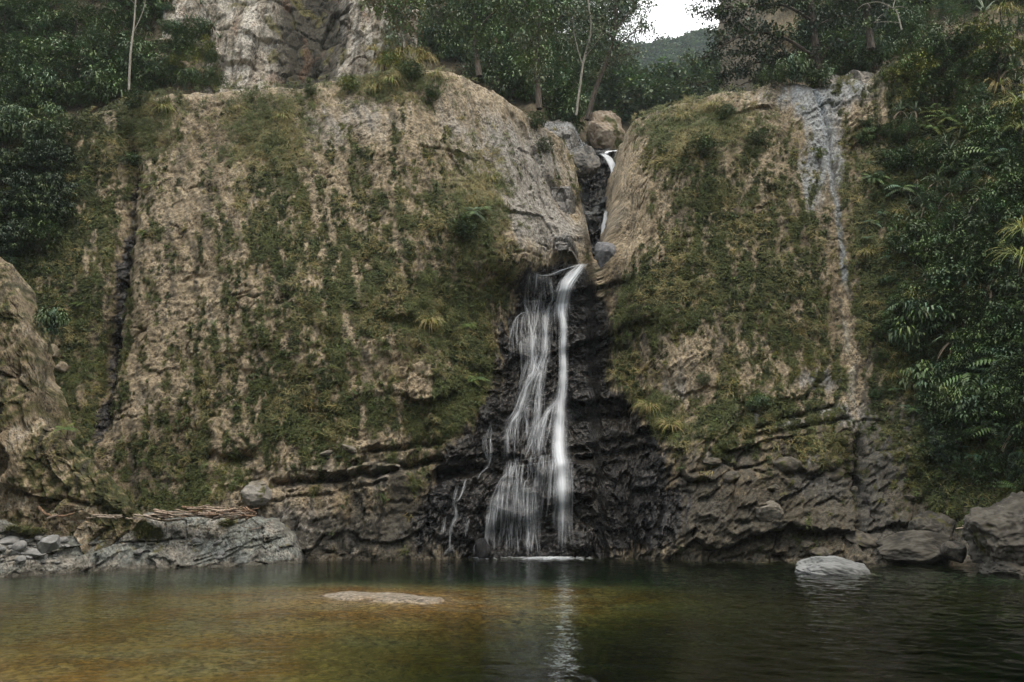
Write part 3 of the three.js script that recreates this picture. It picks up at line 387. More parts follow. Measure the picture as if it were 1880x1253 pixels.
{ // stones that can be told apart, parts of the ledge and of the two cliffs
  const gs_ = [31, 32, 33, 34, 35].map(s => stoneGeo(s, 4, 10, .07, ...greyS)), gd = [41, 42, 43, 44, 45, 46].map(s => stoneGeo(s, 9, 13, .09, [.06, .054, .042], [.14, .12, .09], [.26, .24, .2], .2)), gt = [51, 52, 53, 54].map(s => stoneGeo(s, 8, 13, .09, [.17, .15, .12], [.29, .255, .2], C.pale, .25));
  const put = (parent, g, p, s, sq = .7) => { const o = mesh('stone', g[Math.floor(R() * g.length)], M.stone, parent); o.position.copy(p); o.scale.set(s * rr(.8, 1.3), s * rr(sq * .7, sq * 1.2), s * rr(.7, 1.1)); o.rotation.set(rr(-.3, .3), rr(-.5, .5) + (R() < .5 ? 3.14 : 0), .1 + rr(-.3, .3)); };
  seed = 901; for (let i = 0; i < 70; i++) { const px = i < 60 ? rr(-20, 120) : rr(100, 520), py = i < 60 ? rr(985, 1034) : rr(985, 1026), p = solve(px, py, ledgeD, 31); put(rockLedge, gs_, p, .07 + .3 * R() * R()); }
  const CR = scene.getObjectByName('cliff_right'), CL = scene.getObjectByName('cliff_left');
  for (let i = 0; i < 11; i++) { const px = rr(1260, 1690), py = mix(830, 1022, Math.pow(R(), .7)), p = solve(px, py, cliffD); if (px > 1560 && py < 900) continue; put(CR, gd, p, .25 + .6 * Math.pow(R(), 1.6), .6); }
  for (let i = 0; i < 6; i++) { const px = rr(470, 800), py = along([[470, 910], [830, 820]], px) + rr(-45, 60), p = solve(px, py, cliffD); put(CL, gt, p, .15 + .7 * Math.pow(R(), 2), .45); }
}
console.log('stones done');

// ---------------------------------------------------------------- driftwood
function stickGeo(len, r, sd, bend = .08) {
  seed = sd; const n = 9, s = 6, pos = [], idx = [], uv = [], pts = []; const bx = rr(-bend, bend) * len, bz = rr(-bend, bend) * len;
  for (let i = 0; i <= n; i++) { const t = i / n; pts.push(V(t * len - len / 2, Math.sin(t * 3.14) * bx + .02 * gs() * r * 10, Math.sin(t * 3.14) * bz)); }
  for (let i = 0; i <= n; i++) { const t = i / n, q = r * (1 - .45 * t) * (i === 0 || i === n ? .75 : 1) * (1 + .18 * gs()); for (let k = 0; k < s; k++) { const a = k / s * 6.283; pos.push(pts[i].x, pts[i].y + q * Math.cos(a), pts[i].z + q * Math.sin(a)); uv.push(t * len / 2, k / s * .3); } }
  for (let i = 0; i < n; i++) for (let k = 0; k < s; k++) { const a = i * s + k, b = i * s + (k + 1) % s; idx.push(a, b, b + s, a, b + s, a + s); }
  for (const e of [0, n]) for (let k = 1; k < s - 1; k++) idx.push(e * s, e * s + (e ? k : k + 1), e * s + (e ? k + 1 : k));
  return geo(pos, idx, null, uv);
}
{
  seed = 333; const sticks = [1, 2, 3, 4, 5, 6].map(k => stickGeo(1, .045, 700 + k));
  const log = (px, py, D, len, r, turn, tilt, label, group, mi = 0, lift = 0) => { const o = mesh('', sticks[Math.floor(R() * 6)], M.drift[mi]); o.position.copy(at(px, py, D)); o.position.y += lift; o.scale.set(len, r / .045, r / .045); o.rotation.set(0, turn, tilt); add(o, 'driftwood_log', label, 'driftwood', group); };
  log(84, 940, 31.6, 1.1, .07, -.5, -.35, 'reddish driftwood log sloping at the left end of the ledge', null, 2);
  log(112, 943, 31.6, .95, .06, .2, .06, 'reddish brown driftwood log lying level at the left end of ledge', null, 2);
  log(95, 950, 31.3, .8, .05, -.6, .2, 'pale forked driftwood stick in front of the two reddish logs', null, 3);
  seed = 335;
  for (let i = 0; i < 12; i++) log(rr(145, 262), rr(946, 953), 32.3, rr(.35, .9), rr(.025, .05), rr(-.5, .5), rr(-.1, .1), 'short pale driftwood stick scattered along the left ledge', 'scattered short driftwood on the ledge', 3);
  for (let i = 0; i < 46; i++) { const t = R(); log(280 + 170 * t + rr(-8, 8), 950 - 20 * R() * Math.sin(3.14 * clamp(t * .8 + .1)), 33.4 + rr(-.3, .4), rr(.5, 1.7), rr(.025, .07), rr(-.7, .7), rr(-.22, .22), 'weathered driftwood stick in the tangled pile on the ledge', 'tangled driftwood pile', [0, 1, 3, 0, 2][Math.floor(R() * 5)]); }
  for (let i = 0; i < 16; i++) log(rr(428, 468), rr(932, 950), 33.7, rr(.35, .8), rr(.025, .05), rr(-1, 1), rr(-.5, .5), 'rust brown stick in the bundle right of the driftwood pile', 'rust brown driftwood bundle', 2);
  for (let i = 0; i < 9; i++) log(rr(360, 500), rr(958, 976), 33.6, rr(.25, .6), .02, rr(-.8, .8), rr(-.3, .3), 'thin pale twig on the ledge face below the driftwood pile', 'twigs below the driftwood pile', 3);
  for (let i = 0; i < 5; i++) log(1775 + rr(-18, 22), 965 + rr(-4, 5), 33.2, rr(.5, 1.1), rr(.02, .04), rr(-.4, .4), rr(-.15, .15), 'pale driftwood stick lodged beside the right shore boulder', 'driftwood on the right shore', 3);
}
// ---------------------------------------------------------------- plants
const leafBuf = () => ({ p: [], i: [], c: [] });
const _d = V(), _s = V(), _n = V(), _u = V();
function leaf(b, base, dir, up, len, wid, c, bend = .25) { // a folded leaf that bends down
  _d.copy(dir).normalize(); _s.crossVectors(_d, up); if (_s.lengthSq() < 1e-4) _s.set(1, 0, 0); _s.normalize(); _n.crossVectors(_s, _d);
  const k = b.p.length / 3, mx = base.x + _d.x * len * .45, my = base.y + _d.y * len * .45, mz = base.z + _d.z * len * .45, f = wid * .22;
  b.p.push(base.x, base.y, base.z, mx + _s.x * wid + _n.x * f, my + _s.y * wid + _n.y * f, mz + _s.z * wid + _n.z * f, mx - _s.x * wid + _n.x * f, my - _s.y * wid + _n.y * f, mz - _s.z * wid + _n.z * f,
    base.x + _d.x * len, base.y + _d.y * len - bend * len, base.z + _d.z * len);
  b.i.push(k, k + 1, k + 3, k, k + 3, k + 2); for (let q = 0; q < 4; q++) b.c.push(c[0], c[1], c[2]);
}
function blade(b, base, dir, len, wid, c, droop, seg = 4) { // an arching strap or grass blade
  _d.copy(dir).normalize(); _s.set(-_d.z, 0, _d.x); if (_s.lengthSq() < 1e-4) _s.set(1, 0, 0); _s.normalize(); const k = b.p.length / 3; let x = base.x, y = base.y, z = base.z, dx = _d.x, dy = _d.y, dz = _d.z; const st = len / seg;
  for (let i = 0; i <= seg; i++) { const t = i / seg, w = wid * (1 - t * t * .95); b.p.push(x + _s.x * w, y + _s.y * w, z + _s.z * w, x - _s.x * w, y - _s.y * w, z - _s.z * w); b.c.push(c[0], c[1], c[2], c[0], c[1], c[2]); dy -= droop * st * (.4 + t); const l = Math.hypot(dx, dy, dz); x += dx / l * st; y += dy / l * st; z += dz / l * st; }
  for (let i = 0; i < seg; i++) b.i.push(k + 2 * i, k + 2 * i + 1, k + 2 * i + 3, k + 2 * i, k + 2 * i + 3, k + 2 * i + 2);
}
const build = b => geo(b.p, b.i, b.c);
const rdir = () => { const z = rr(-1, 1), a = rr(0, 6.283), r = Math.sqrt(1 - z * z); return V(r * Math.cos(a), z, r * Math.sin(a)); };
const tone = (c, v = .25) => { const k = 1 + v * gs(), h = .12 * gs(); return [c[0] * k * (1 + h), c[1] * k, c[2] * k * (1 - h)]; };
const G = { dark: [.052, .086, .028], mid: [.09, .145, .04], blue: [.08, .135, .066], yellow: [.2, .2, .045], lime: [.15, .185, .042], brown: [.2, .15, .08], straw: [.34, .27, .13], grey: [.15, .185, .11] };
function tubeGeo(pts, r0, r1, sides = 6) {
  const cv = new THREE.CatmullRomCurve3(pts), n = Math.max(4, pts.length * 4), g = new THREE.TubeGeometry(cv, n, 1, sides, false), P = g.attributes.position, c = V();
  for (let i = 0; i <= n; i++) { cv.getPointAt(i / n, c); const r = mix(r0, r1, i / n) * (1 + .08 * noise(i * .7, r0 * 50, 1)); for (let k = 0; k <= sides; k++) { const q = i * (sides + 1) + k; P.setXYZ(q, c.x + (P.getX(q) - c.x) * r, c.y + (P.getY(q) - c.y) * r, c.z + (P.getZ(q) - c.z) * r); } }
  g.computeVertexNormals(); return g;
}
// a crown of leaf clumps in an ellipsoid of radius 1 (bushes); leaves are real faces
function crownGeo(sd, { clumps = 26, per = 60, L = .12, W = .03, rx = 1, ry = .8, rz = 1, cr = .3, droop = .3, cols = [G.dark, G.mid], back = 0 }) {
  seed = sd; const b = leafBuf(), up = V(0, 1, 0);
  for (let k = 0; k < clumps; k++) {
    const d = rdir(); const r = Math.pow(R(), .45); d.multiplyScalar(r); const c = V(d.x * rx, d.y * ry, d.z * rz), cc = cols[Math.floor(R() * cols.length)], rad = cr * rr(.65, 1.35), cl = tone(cc, .3);
    for (let i = 0; i < per; i++) { const e = rdir(); e.y = e.y * .7 + .12; const base = V(c.x + e.x * rad * rr(.45, 1), c.y + e.y * rad * rr(.45, .9), c.z + e.z * rad * rr(.45, 1)); const dir = e.clone().add(V(0, -droop * rr(.3, 1.2), 0)).add(rdir().multiplyScalar(.5)); leaf(b, base, dir, up, L * rr(.6, 1.35), W * rr(.7, 1.3), tone(cl, .22), droop * .5); }
  }
  return build(b);
}
function frondBush(sd, n, len, cols, pin = 11) { // fern or palm-like plant
  seed = sd; const b = leafBuf(), up = V(0, 1, 0);
  for (let f = 0; f < n; f++) { const a = f / n * 6.283 + rr(-.3, .3), el = rr(.35, 1.1), c = tone(cols[Math.floor(R() * cols.length)], .3), l = len * rr(.7, 1.2); let p = V(0, 0, 0), d = V(Math.cos(a) * Math.cos(el), Math.sin(el), Math.sin(a) * Math.cos(el));
    for (let i = 1; i <= pin; i++) { const st = l / pin; p = p.clone().addScaledVector(d, st); d.y -= 1.5 * st / l * 1.1; d.normalize(); const side = V(-d.z, 0, d.x).normalize(), w = l * .26 * Math.sin(3.1 * (i / pin * .85 + .12)); for (const s of [-1, 1]) leaf(b, p, side.clone().multiplyScalar(s).addScaledVector(d, .55).add(V(0, -.15, 0)), up, w * rr(.85, 1.1), w * .13, tone(c, .15), .2); } }
  return build(b);
}
function grassGeo(sd, n, len, wid, cols, spread = .25, droop = 2.2, lift = .9) {
  seed = sd; const b = leafBuf();
  for (let i = 0; i < n; i++) { const a = rr(0, 6.283), r = spread * Math.sqrt(R()), e = rr(.25, 1) * lift; blade(b, V(Math.cos(a) * r, 0, Math.sin(a) * r), V(Math.cos(a) * rr(.3, 1), e, Math.sin(a) * rr(.3, 1)), len * rr(.5, 1.2), wid * rr(.6, 1.2), tone(cols[Math.floor(R() * cols.length)], .3), droop * rr(.5, 1.4) / len, 4); }
  return build(b);
}
// --- ground cover on the rock: uncountable, so it is stuff
{
  const up = V(0, 1, 0);
  const mossG = [1, 2, 3].map(k => { seed = 1200 + k; const b = leafBuf(); for (let i = 0; i < 13; i++) { const d = rdir(); d.y = Math.abs(d.y) * .6 + .25; const a = V(rr(-.5, .5), 0, rr(-.5, .5)); leaf(b, a, d, up, rr(.45, 1), rr(.05, .13), tone([1, 1, 1], .3), .25); } return build(b); });
  const hangG = [1, 2, 3].map(k => { seed = 1300 + k; const b = leafBuf(); for (let i = 0; i < 13; i++) { const d = V(rr(-.5, .5), rr(.2, 1), rr(-.3, .5)); blade(b, V(rr(-.35, .35), 0, rr(-.35, .35)), d, rr(.6, 1.25), rr(.018, .035), tone([1, 1, 1], .3), rr(1.6, 3.4), 4); } return build(b); });
  const broadG = [1, 2, 3].map(k => { seed = 1400 + k; const b = leafBuf(); for (let i = 0; i < 16; i++) { const d = V(rr(-1, 1), rr(-.3, .8), rr(-.2, 1)); leaf(b, V(rr(-.3, .3), rr(-.2, .3), 0), d, up, rr(.4, .75), rr(.1, .17), tone([1, 1, 1], .3), .35); } return build(b); });
  const white = new THREE.MeshStandardMaterial({ vertexColors: true, roughness: .75, side: THREE.DoubleSide }), q = new THREE.Quaternion(), e = new THREE.Euler(), m4 = new THREE.Matrix4(), nrm = V(), col = new THREE.Color();
  const nset = (x, y) => { const h = .12, a = cliffD(x + h, y) - cliffD(x - h, y), b = cliffD(x, y + h) - cliffD(x, y - h); return nrm.set(a / (2 * h), b / (2 * h), 1).normalize(); };
  const scatter = (name, label, geos, n, test, size, colour, tiltUp, sd) => {
    seed = sd; const lists = geos.map(() => []);
    for (let i = 0; i < n * 9 && lists.reduce((a, l) => a + l.length, 0) < n; i++) { const px = rr(-10, 1890), py = rr(110, 1015), p0 = solve(px, py, baseD); const x = p0.x, y = p0.y; if (y > crestY(x) + .05) continue; const v = test(x, y, px, py); if (R() > v) continue; const D = cliffD(x, y); lists[Math.floor(R() * geos.length)].push([x, y, D, px, py, v]); }
    geos.forEach((g, gi) => { const L = lists[gi]; const im = new THREE.InstancedMesh(g, white, L.length); im.castShadow = im.receiveShadow = true;
      L.forEach(([x, y, D, px, py, v], i) => { nset(x, y); const t = nrm.clone().lerp(up, tiltUp).normalize(); q.setFromUnitVectors(up, t); q.multiply(new THREE.Quaternion().setFromAxisAngle(up, rr(0, 6.283))); const s = size(x, y, v); m4.compose(V(x + nrm.x * .01, y, -D + .01), q, V(s, s * rr(.7, 1.2), s)); im.setMatrixAt(i, m4); const c = colour(x, y, v); col.setRGB(...c); im.setColorAt(i, col); });
      add(im, name, label + [' in short cushions', ' in loose tufts', ' in ragged mats'][gi], name.replace('_', ' '), null, 'stuff'); });
  };
  const dryAt = (x, y) => fbm(x * .5, y * .5, 61, 3);
  scatter('moss_cover', 'dark green moss on the cliff faces', mossG, 140000, (x, y) => wetAt(x, y) > .45 ? 0 : ss(.1, .32, mossLevel(x, y, 40)), () => R() < .06 ? rr(.16, .3) : rr(.05, .13), (x, y) => { const d = dryAt(x, y); return tone(lerp3([.03, .043, .009], [.115, .112, .023], ss(-.1, .6, d + .3 * gs()), [0, 0, 0]), .3); }, .25, 51);
  scatter('hanging_grass', 'yellow green grass hanging on the cliff faces', hangG, 20000, (x, y, px, py) => { if (wetAt(x, y) > .45) return 0; const near = Math.exp(-(((px - 270) / 40) ** 2) - ((py - 225) / 50) ** 2) + Math.exp(-(((px - 490) / 70) ** 2) - ((py - 240) / 60) ** 2) + Math.exp(-(((px - 710) / 80) ** 2) - ((py - 155) / 28) ** 2) + Math.exp(-(((px - 1270) / 100) ** 2) - ((py - 230) / 40) ** 2) + .8 * Math.exp(-(((px - 880) / 50) ** 2) - ((py - 370) / 80) ** 2) + .25 * Math.exp(-(((px - 1600) / 50) ** 2) - ((py - 350) / 120) ** 2) + .7 * Math.exp(-(((px - 800) / 60) ** 2) - ((py - 590) / 60) ** 2) + .8 * Math.exp(-(((px - 1200) / 40) ** 2) - ((py - 760) / 40) ** 2); return clamp(near * .8 + .28 * ss(.05, .5, mossLevel(x, y, 40) + .3 * fbm(x * .4, y * .4, 71, 3))) * (1 - .8 * clamp(lushAt(x, y) * 2)) * (x > 16.5 && y < 9 ? .3 : 1); }, () => rr(.18, .5), (x, y) => { const d = dryAt(x + 9, y); return tone(lerp3([.075, .09, .02], [.22, .19, .075], ss(-.15, .55, d + .35 * gs()), [0, 0, 0]), .3); }, .15, 52);
  scatter('creeping_foliage', 'small leaved creeping foliage on the cliff faces', broadG, 15000, (x, y) => wetAt(x, y) > .42 ? 0 : ss(.28, .8, mossLevel(x, y, 40) + .5 * fbm(x * .6, y * .6, 91, 3)), () => rr(.12, .34), (x, y) => tone(lerp3([.03, .052, .013], [.075, .1, .024], R(), [0, 0, 0]), .3), .3, 53);
  // grass on the low ledge
  { seed = 54; const g = grassGeo(1501, 30, 1, .02, [[.09, .1, .03], [.16, .15, .05], [.06, .085, .025]], .3, 1.2); const pts = []; for (let i = 0; i < 5200 && pts.length < 620; i++) { const px = rr(-20, 470), py = rr(955, 1000), p = solve(px, py, ledgeD, 32); const v = .6 * fbm(p.x * .7, -p.z * .8, 14, 4) + .45 * Math.exp(-(((px - 60) / 60) ** 2) - ((py - 968) / 14) ** 2) + .3 * Math.exp(-(((px - 260) / 40) ** 2) - ((py - 975) / 18) ** 2); if (p.y < .45 || v < .28 || p.y > ledgeTop(p.x) + .1) continue; pts.push(p); }
    const im = new THREE.InstancedMesh(g, M.leafDull, pts.length); pts.forEach((p, i) => { m4.compose(p, q.setFromEuler(e.set(0, rr(0, 6), 0)), V(1, 1, 1).multiplyScalar(rr(.15, .34))); im.setMatrixAt(i, m4); }); im.castShadow = im.receiveShadow = true; add(im, 'ledge_grass', 'short yellow green grass growing on the left shore ledge', 'grass', null, 'stuff'); }
}
console.log('cover done');
// --- shrubs, each a thing with stems and a crown
const SPEC = {};
function species(key, name, words, geos, m, extra = {}) {
  SPEC[key] = { name, words, extra, proto: geos.map((g, i) => { const o = new THREE.Group(); seed = 3000 + i; const st = []; for (let k = 0; k < 4; k++) { const a = rr(0, 6.28), h = rr(.2, .7); st.push(tubeGeo([V(0, -.95, 0), V(Math.cos(a) * .15, -.4, Math.sin(a) * .15), V(Math.cos(a) * .45, h * .5, Math.sin(a) * .45)], .03, .01, 4)); } mesh('stem', mergeGeometries(st), extra.pale ? M.barkPale : M.bark, o); const c = mesh('crown', g, m, o); c.userData.kind = 'stuff'; return o; }) };
}
species('small', 'shrub', 'dark small leaved shrub', [1, 2, 3].map(k => crownGeo(2000 + k, { clumps: 46, per: 62, L: .105, W: .027, cr: .26, cols: [G.dark, G.dark, G.mid] })), M.leaf);
species('grey', 'shrub', 'grey green small leaved shrub', [1, 2].map(k => crownGeo(2100 + k, { clumps: 44, per: 60, L: .1, W: .022, cr: .27, cols: [G.grey, G.blue, G.mid] })), M.leafDull);
species('mid', 'shrub', 'green broad leaved shrub', [1, 2, 3].map(k => crownGeo(2200 + k, { clumps: 40, per: 46, L: .155, W: .036, cr: .3, droop: .6, cols: [G.mid, G.dark, G.blue] })), M.leaf);
species('big', 'shrub', 'large drooping leaved shrub', [1, 2].map(k => crownGeo(2300 + k, { clumps: 34, per: 34, L: .24, W: .045, cr: .3, droop: .9, cols: [G.mid, G.blue, G.dark] })), M.leaf);
species('lime', 'shrub', 'yellow green leafy shrub', [1, 2].map(k => crownGeo(2400 + k, { clumps: 32, per: 42, L: .16, W: .03, cr: .3, droop: .5, cols: [G.lime, G.yellow, G.mid] })), M.leafDull);
species('twig', 'shrub', 'thin brownish twiggy shrub', [1, 2].map(k => crownGeo(2500 + k, { clumps: 40, per: 26, L: .1, W: .02, cr: .34, cols: [G.brown, G.grey, G.mid] })), M.leafDull, { pale: 1 });
species('vine', 'vine_mound', 'dense dark green vine mound', [1, 2].map(k => crownGeo(2600 + k, { clumps: 90, per: 46, L: .11, W: .035, cr: .2, rx: 1, ry: .95, rz: .7, droop: .8, cols: [G.dark, [.03, .055, .025]] })), M.leaf);
species('fern', 'fern', 'arching green fern', [1, 2, 3].map(k => frondBush(2700 + k, 13, 1.15, [G.mid, G.lime, G.mid])), M.leafDull);
species('darkfern', 'fern', 'dark feathery fern', [1, 2].map(k => frondBush(2750 + k, 14, 1.15, [G.mid, G.blue])), M.leaf);
species('grass', 'grass_clump', 'arching straw and green grass clump', [1, 2, 3].map(k => grassGeo(2800 + k, 150, 1.25, .018, [G.straw, G.lime, G.yellow, G.straw], .3, 2.4)), M.leafDull);
species('bamboo', 'bamboo_spray', 'light green bamboo spray', [1, 2].map(k => grassGeo(2900 + k, 110, 1.2, .028, [G.lime, G.yellow, [.12, .15, .05]], .5, 2)), M.leafDull);
// strap-leaved rosettes: every leaf a part
{
  const b1 = leafBuf(), b2 = leafBuf(), b3 = leafBuf(), b4 = leafBuf(); blade(b1, V(0, 0, 0), V(1, .9, 0), 1, .035, [.08, .125, .06], 1.5, 6); blade(b2, V(0, 0, 0), V(1, 1.7, 0), 1, .035, [.11, .15, .085], 1.1, 6); blade(b3, V(0, 0, 0), V(1, -.2, 0), .95, .03, [.3, .235, .17], 4.2, 6); blade(b4, V(0, 0, 0), V(.6, -.6, 0), .8, .025, [.22, .16, .1], 4, 6);
  const gl = [build(b1), build(b2)], gd = [build(b3), build(b4)];
  const protos = [1, 2, 3].map(k => { const o = new THREE.Group(); seed = 3300 + k; for (let i = 0; i < 17; i++) { const l = mesh('leaf', gl[i % 2], M.leaf, o); l.rotation.set(0, i * 2.4 + rr(-.2, .2), rr(-.2, .25)); l.scale.setScalar(rr(.75, 1.1)); } for (let i = 0; i < 9; i++) { const l = mesh('dead_leaf', gd[i % 2], M.leafDull, o); l.rotation.set(0, i * 2.4 + rr(-.2, .2), rr(-.15, .15)); l.scale.setScalar(rr(.75, 1.15)); } return o; });
  SPEC.rosette = { name: 'rosette_plant', words: 'strap leaved rosette with dead leaves', extra: {}, proto: protos };
}
const placed = [];
function plant(key, zone, where, p, s, sy = 1, out = .35, label) {
  const S = SPEC[key], o = S.proto[Math.floor(R() * S.proto.length)].clone(); o.position.copy(p); const low = ['grass', 'fern', 'darkfern', 'rosette', 'bamboo'].includes(key); o.position.y += low ? .02 : s * .35; o.position.z += s * out * (low ? .3 : 1);
  o.rotation.y = rr(0, 6.283); if (low) { const t = .45; o.rotation.order = 'XYZ'; const g = new THREE.Quaternion().setFromEuler(new THREE.Euler(t, 0, 0)), y = new THREE.Quaternion().setFromAxisAngle(V(0, 1, 0), rr(0, 6.283)); o.quaternion.copy(g.multiply(y)); }
  o.scale.set(s * rr(.9, 1.15), s * sy * rr(.88, 1.12), s * rr(.9, 1.1)); o.name = numbered(S.name); scene.add(o); placed.push({ o, key, zone, where, label }); return o;
}
function inside(poly, x, y) { let c = false; for (let i = 0, j = poly.length - 1; i < poly.length; j = i++) { const [a, b] = poly[i], [d, e] = poly[j]; if ((b > y) !== (e > y) && x < (d - a) * (y - b) / (e - b) + a) c = !c; } return c; }
function fill(zone, where, poly, Df, n, gap, size, pick, sd, d0 = 45) {
  seed = sd; const got = [], xs = poly.map(p => p[0]), ys = poly.map(p => p[1]), x0 = Math.min(...xs), x1 = Math.max(...xs), y0 = Math.min(...ys), y1 = Math.max(...ys);
  for (let i = 0; i < n * 60 && got.length < n; i++) { const px = rr(x0, x1), py = rr(y0, y1); if (!inside(poly, px, py)) continue; if (got.some(([a, b]) => (a - px) ** 2 + (b - py) ** 2 < gap * gap)) continue; got.push([px, py]); const p = solve(px, py, Df, d0); const k = pick(px, py); plant(k, zone, where, p, size(px, py, k)); }
}
const choose = (...a) => { const t = a.reduce((s, v, i) => i % 2 ? s + v : s, 0); let r = R() * t; for (let i = 0; i < a.length; i += 2) if ((r -= a[i + 1]) <= 0) return a[i]; return a[0]; };
const surfL = (x, y) => y < crestY(x) ? cliffD(x, y) : hillLD(x, y);
fill('L', 'above the left cliff', [[-30, -45], [300, -45], [310, 30], [325, 120], [310, 158], [210, 180], [120, 205], [-30, 215]], surfL, 96, 25, (x, y, k) => k === 'rosette' ? rr(1, 1.5) : k === 'darkfern' ? rr(1, 1.5) : rr(.95, 1.75), (x, y) => choose('small', 4, 'mid', 4, 'grey', 2, 'rosette', x > 120 ? 2.5 : .8, 'twig', 1, 'darkfern', 1), 61);
fill('LB', 'at the left edge', [[-30, 205], [115, 210], [112, 330], [90, 470], [20, 500], [-30, 500]], surfL, 24, 30, (x, y, k) => rr(.7, 1.25), (x, y) => y > 290 ? choose('vine', 6, 'small', 1) : choose('big', 4, 'mid', 3, 'small', 2, 'darkfern', 1), 62, 42);
fill('W', 'on the pale wall', [[300, -10], [372, -10], [410, 60], [392, 130], [320, 140]], wallD, 15, 20, (x, y, k) => k === 'rosette' ? rr(.8, 1.2) : rr(.4, .75), () => choose('rosette', 4, 'mid', 2, 'grey', 2), 63, 50);
fill('WE', 'along the foot of the pale wall', [[340, 128], [400, 135], [400, 160], [340, 165]], hillLD, 4, 20, () => rr(.5, .8), () => choose('grass', 2, 'small', 2, 'lime', 1), 64);
fill('M', 'behind the mid cliff', [[640, -45], [1150, -45], [1140, 40], [1100, 120], [1075, 190], [1040, 235], [1000, 205], [950, 175], [900, 145], [850, 118], [800, 105], [700, 95], [650, 60]], hillMD, 92, 28, (x, y, k) => rr(1.4, 2.6), (x, y) => x < 800 && y > 40 ? choose('twig', 2, 'lime', 2, 'grey', 2, 'mid', 2) : choose('small', 4, 'mid', 4, 'grey', 3, 'big', 1, 'twig', 1.2), 65, 50);
fill('ME', 'on the back rim', [[670, 85], [750, 80], [820, 105], [780, 120], [690, 135]], (x, y) => 45.5 + (y - 21) * .5, 9, 20, () => rr(.8, 1.3), () => choose('grass', 4, 'lime', 1.2), 66, 46);
fill('R', 'on the right slope', [[1650, 190], [1700, 70], [1780, 20], [1905, -20], [1905, 820], [1800, 800], [1700, 745], [1680, 640], [1665, 480], [1645, 330]], cliffD, 190, 20, (x, y, k) => (k === 'rosette' ? rr(.8, 1.4) : k === 'fern' || k === 'darkfern' ? rr(.85, 1.5) : k === 'grass' ? rr(.6, 1.05) : rr(.7, 1.35)), (x, y) => y > 560 ? choose('big', 2, 'darkfern', 4, 'mid', 4, 'small', 3, 'rosette', 3.5) : y > 250 ? choose('small', 2.5, 'rosette', 6, 'darkfern', 3, 'mid', 2.5, 'grey', 2, 'grass', 1) : choose('lime', 2, 'fern', 2, 'rosette', 4.5, 'grass', 1.5, 'grey', 2, 'mid', 2, 'small', 2, 'twig', 1), 67, 39);
fill('RB', 'low on the right slope', [[1690, 770], [1905, 800], [1905, 905], [1830, 900], [1720, 850]], cliffD, 26, 22, (x, y, k) => rr(.35, .75), () => choose('small', 4, 'darkfern', 3, 'mid', 3, 'vine', 2), 167, 36);
fill('RM', 'between the dry streak and right slope', [[1580, 230], [1640, 230], [1660, 450], [1680, 640], [1690, 760], [1600, 740], [1590, 500]], cliffD, 34, 24, (x, y, k) => rr(.3, .62), () => choose('small', 4, 'darkfern', 2, 'grass', 3, 'mid', 2, 'rosette', 1), 168, 40);
fill('LW', 'at the foot of the pale wall', [[300, 40], [350, 70], [400, 125], [400, 160], [320, 165], [305, 120]], (x, y) => Math.min(hillLD(x, y), 48.6), 15, 18, (x, y, k) => rr(.5, .9), () => choose('mid', 3, 'small', 3, 'rosette', 2, 'grey', 1, 'lime', 1), 169, 47);
fill('RT', 'above the right cliff', [[1460, -45], [1905, -45], [1905, -10], [1780, 20], [1700, 60], [1640, 120], [1560, 135], [1490, 140], [1470, 80]], hillRD, 52, 25, (x, y, k) => rr(1, 1.8), (x, y) => choose('small', 5, 'mid', 3, 'grey', 2, 'twig', .6), 68, 47);
seed = 69;
for (const [px, py, key, s, lab] of [[1560, 112, 'grey', 1.4, 'pale green bushy shrub standing at the rim above the blue grey streak'], [1455, 140, 'big', .9, 'broad leaved shrub peeping over the right cliff rim beside the tall tree'], [1502, 150, 'mid', .8, 'low leafy shrub in the notch of the right rim'], [1420, 150, 'small', .8, 'low dark shrub peeping over the right cliff rim'], [1610, 105, 'grass', 1.3, 'tall straw grass clump at the top right rim of the cliff'], [1650, 85, 'grass', 1.4, 'tallest straw grass clump under the bare grey branches'], [1690, 70, 'grass', 1.1, 'straw grass clump furthest up the right rim'], [1640, 150, 'lime', .8, 'bright olive shrub hanging over the bare rock of right rim'], [1690, 140, 'lime', .7, 'yellow green shrub right of the bare rim rock']]) plant(key, 'X', '', solve(px, py, py < 130 ? (x, y) => y > crestY(x) ? hillRD(x, y) : cliffD(x, y) : cliffD, 44), s, 1, .35, lab);
for (const [px, py, D, s, lab] of [[1885, 425, 33, .85, 'light green bamboo spray leaning in at the right edge, upper'], [1880, 470, 32.6, .9, 'light green bamboo spray leaning in at the right edge, lower'], [1885, 190, 37, 1, 'light green bamboo spray high on the right edge'], [1880, 235, 36.6, .8, 'light green bamboo spray below the highest one on the right edge']]) plant('bamboo', 'X', '', at(px, py, D), s, 1, 0, lab);
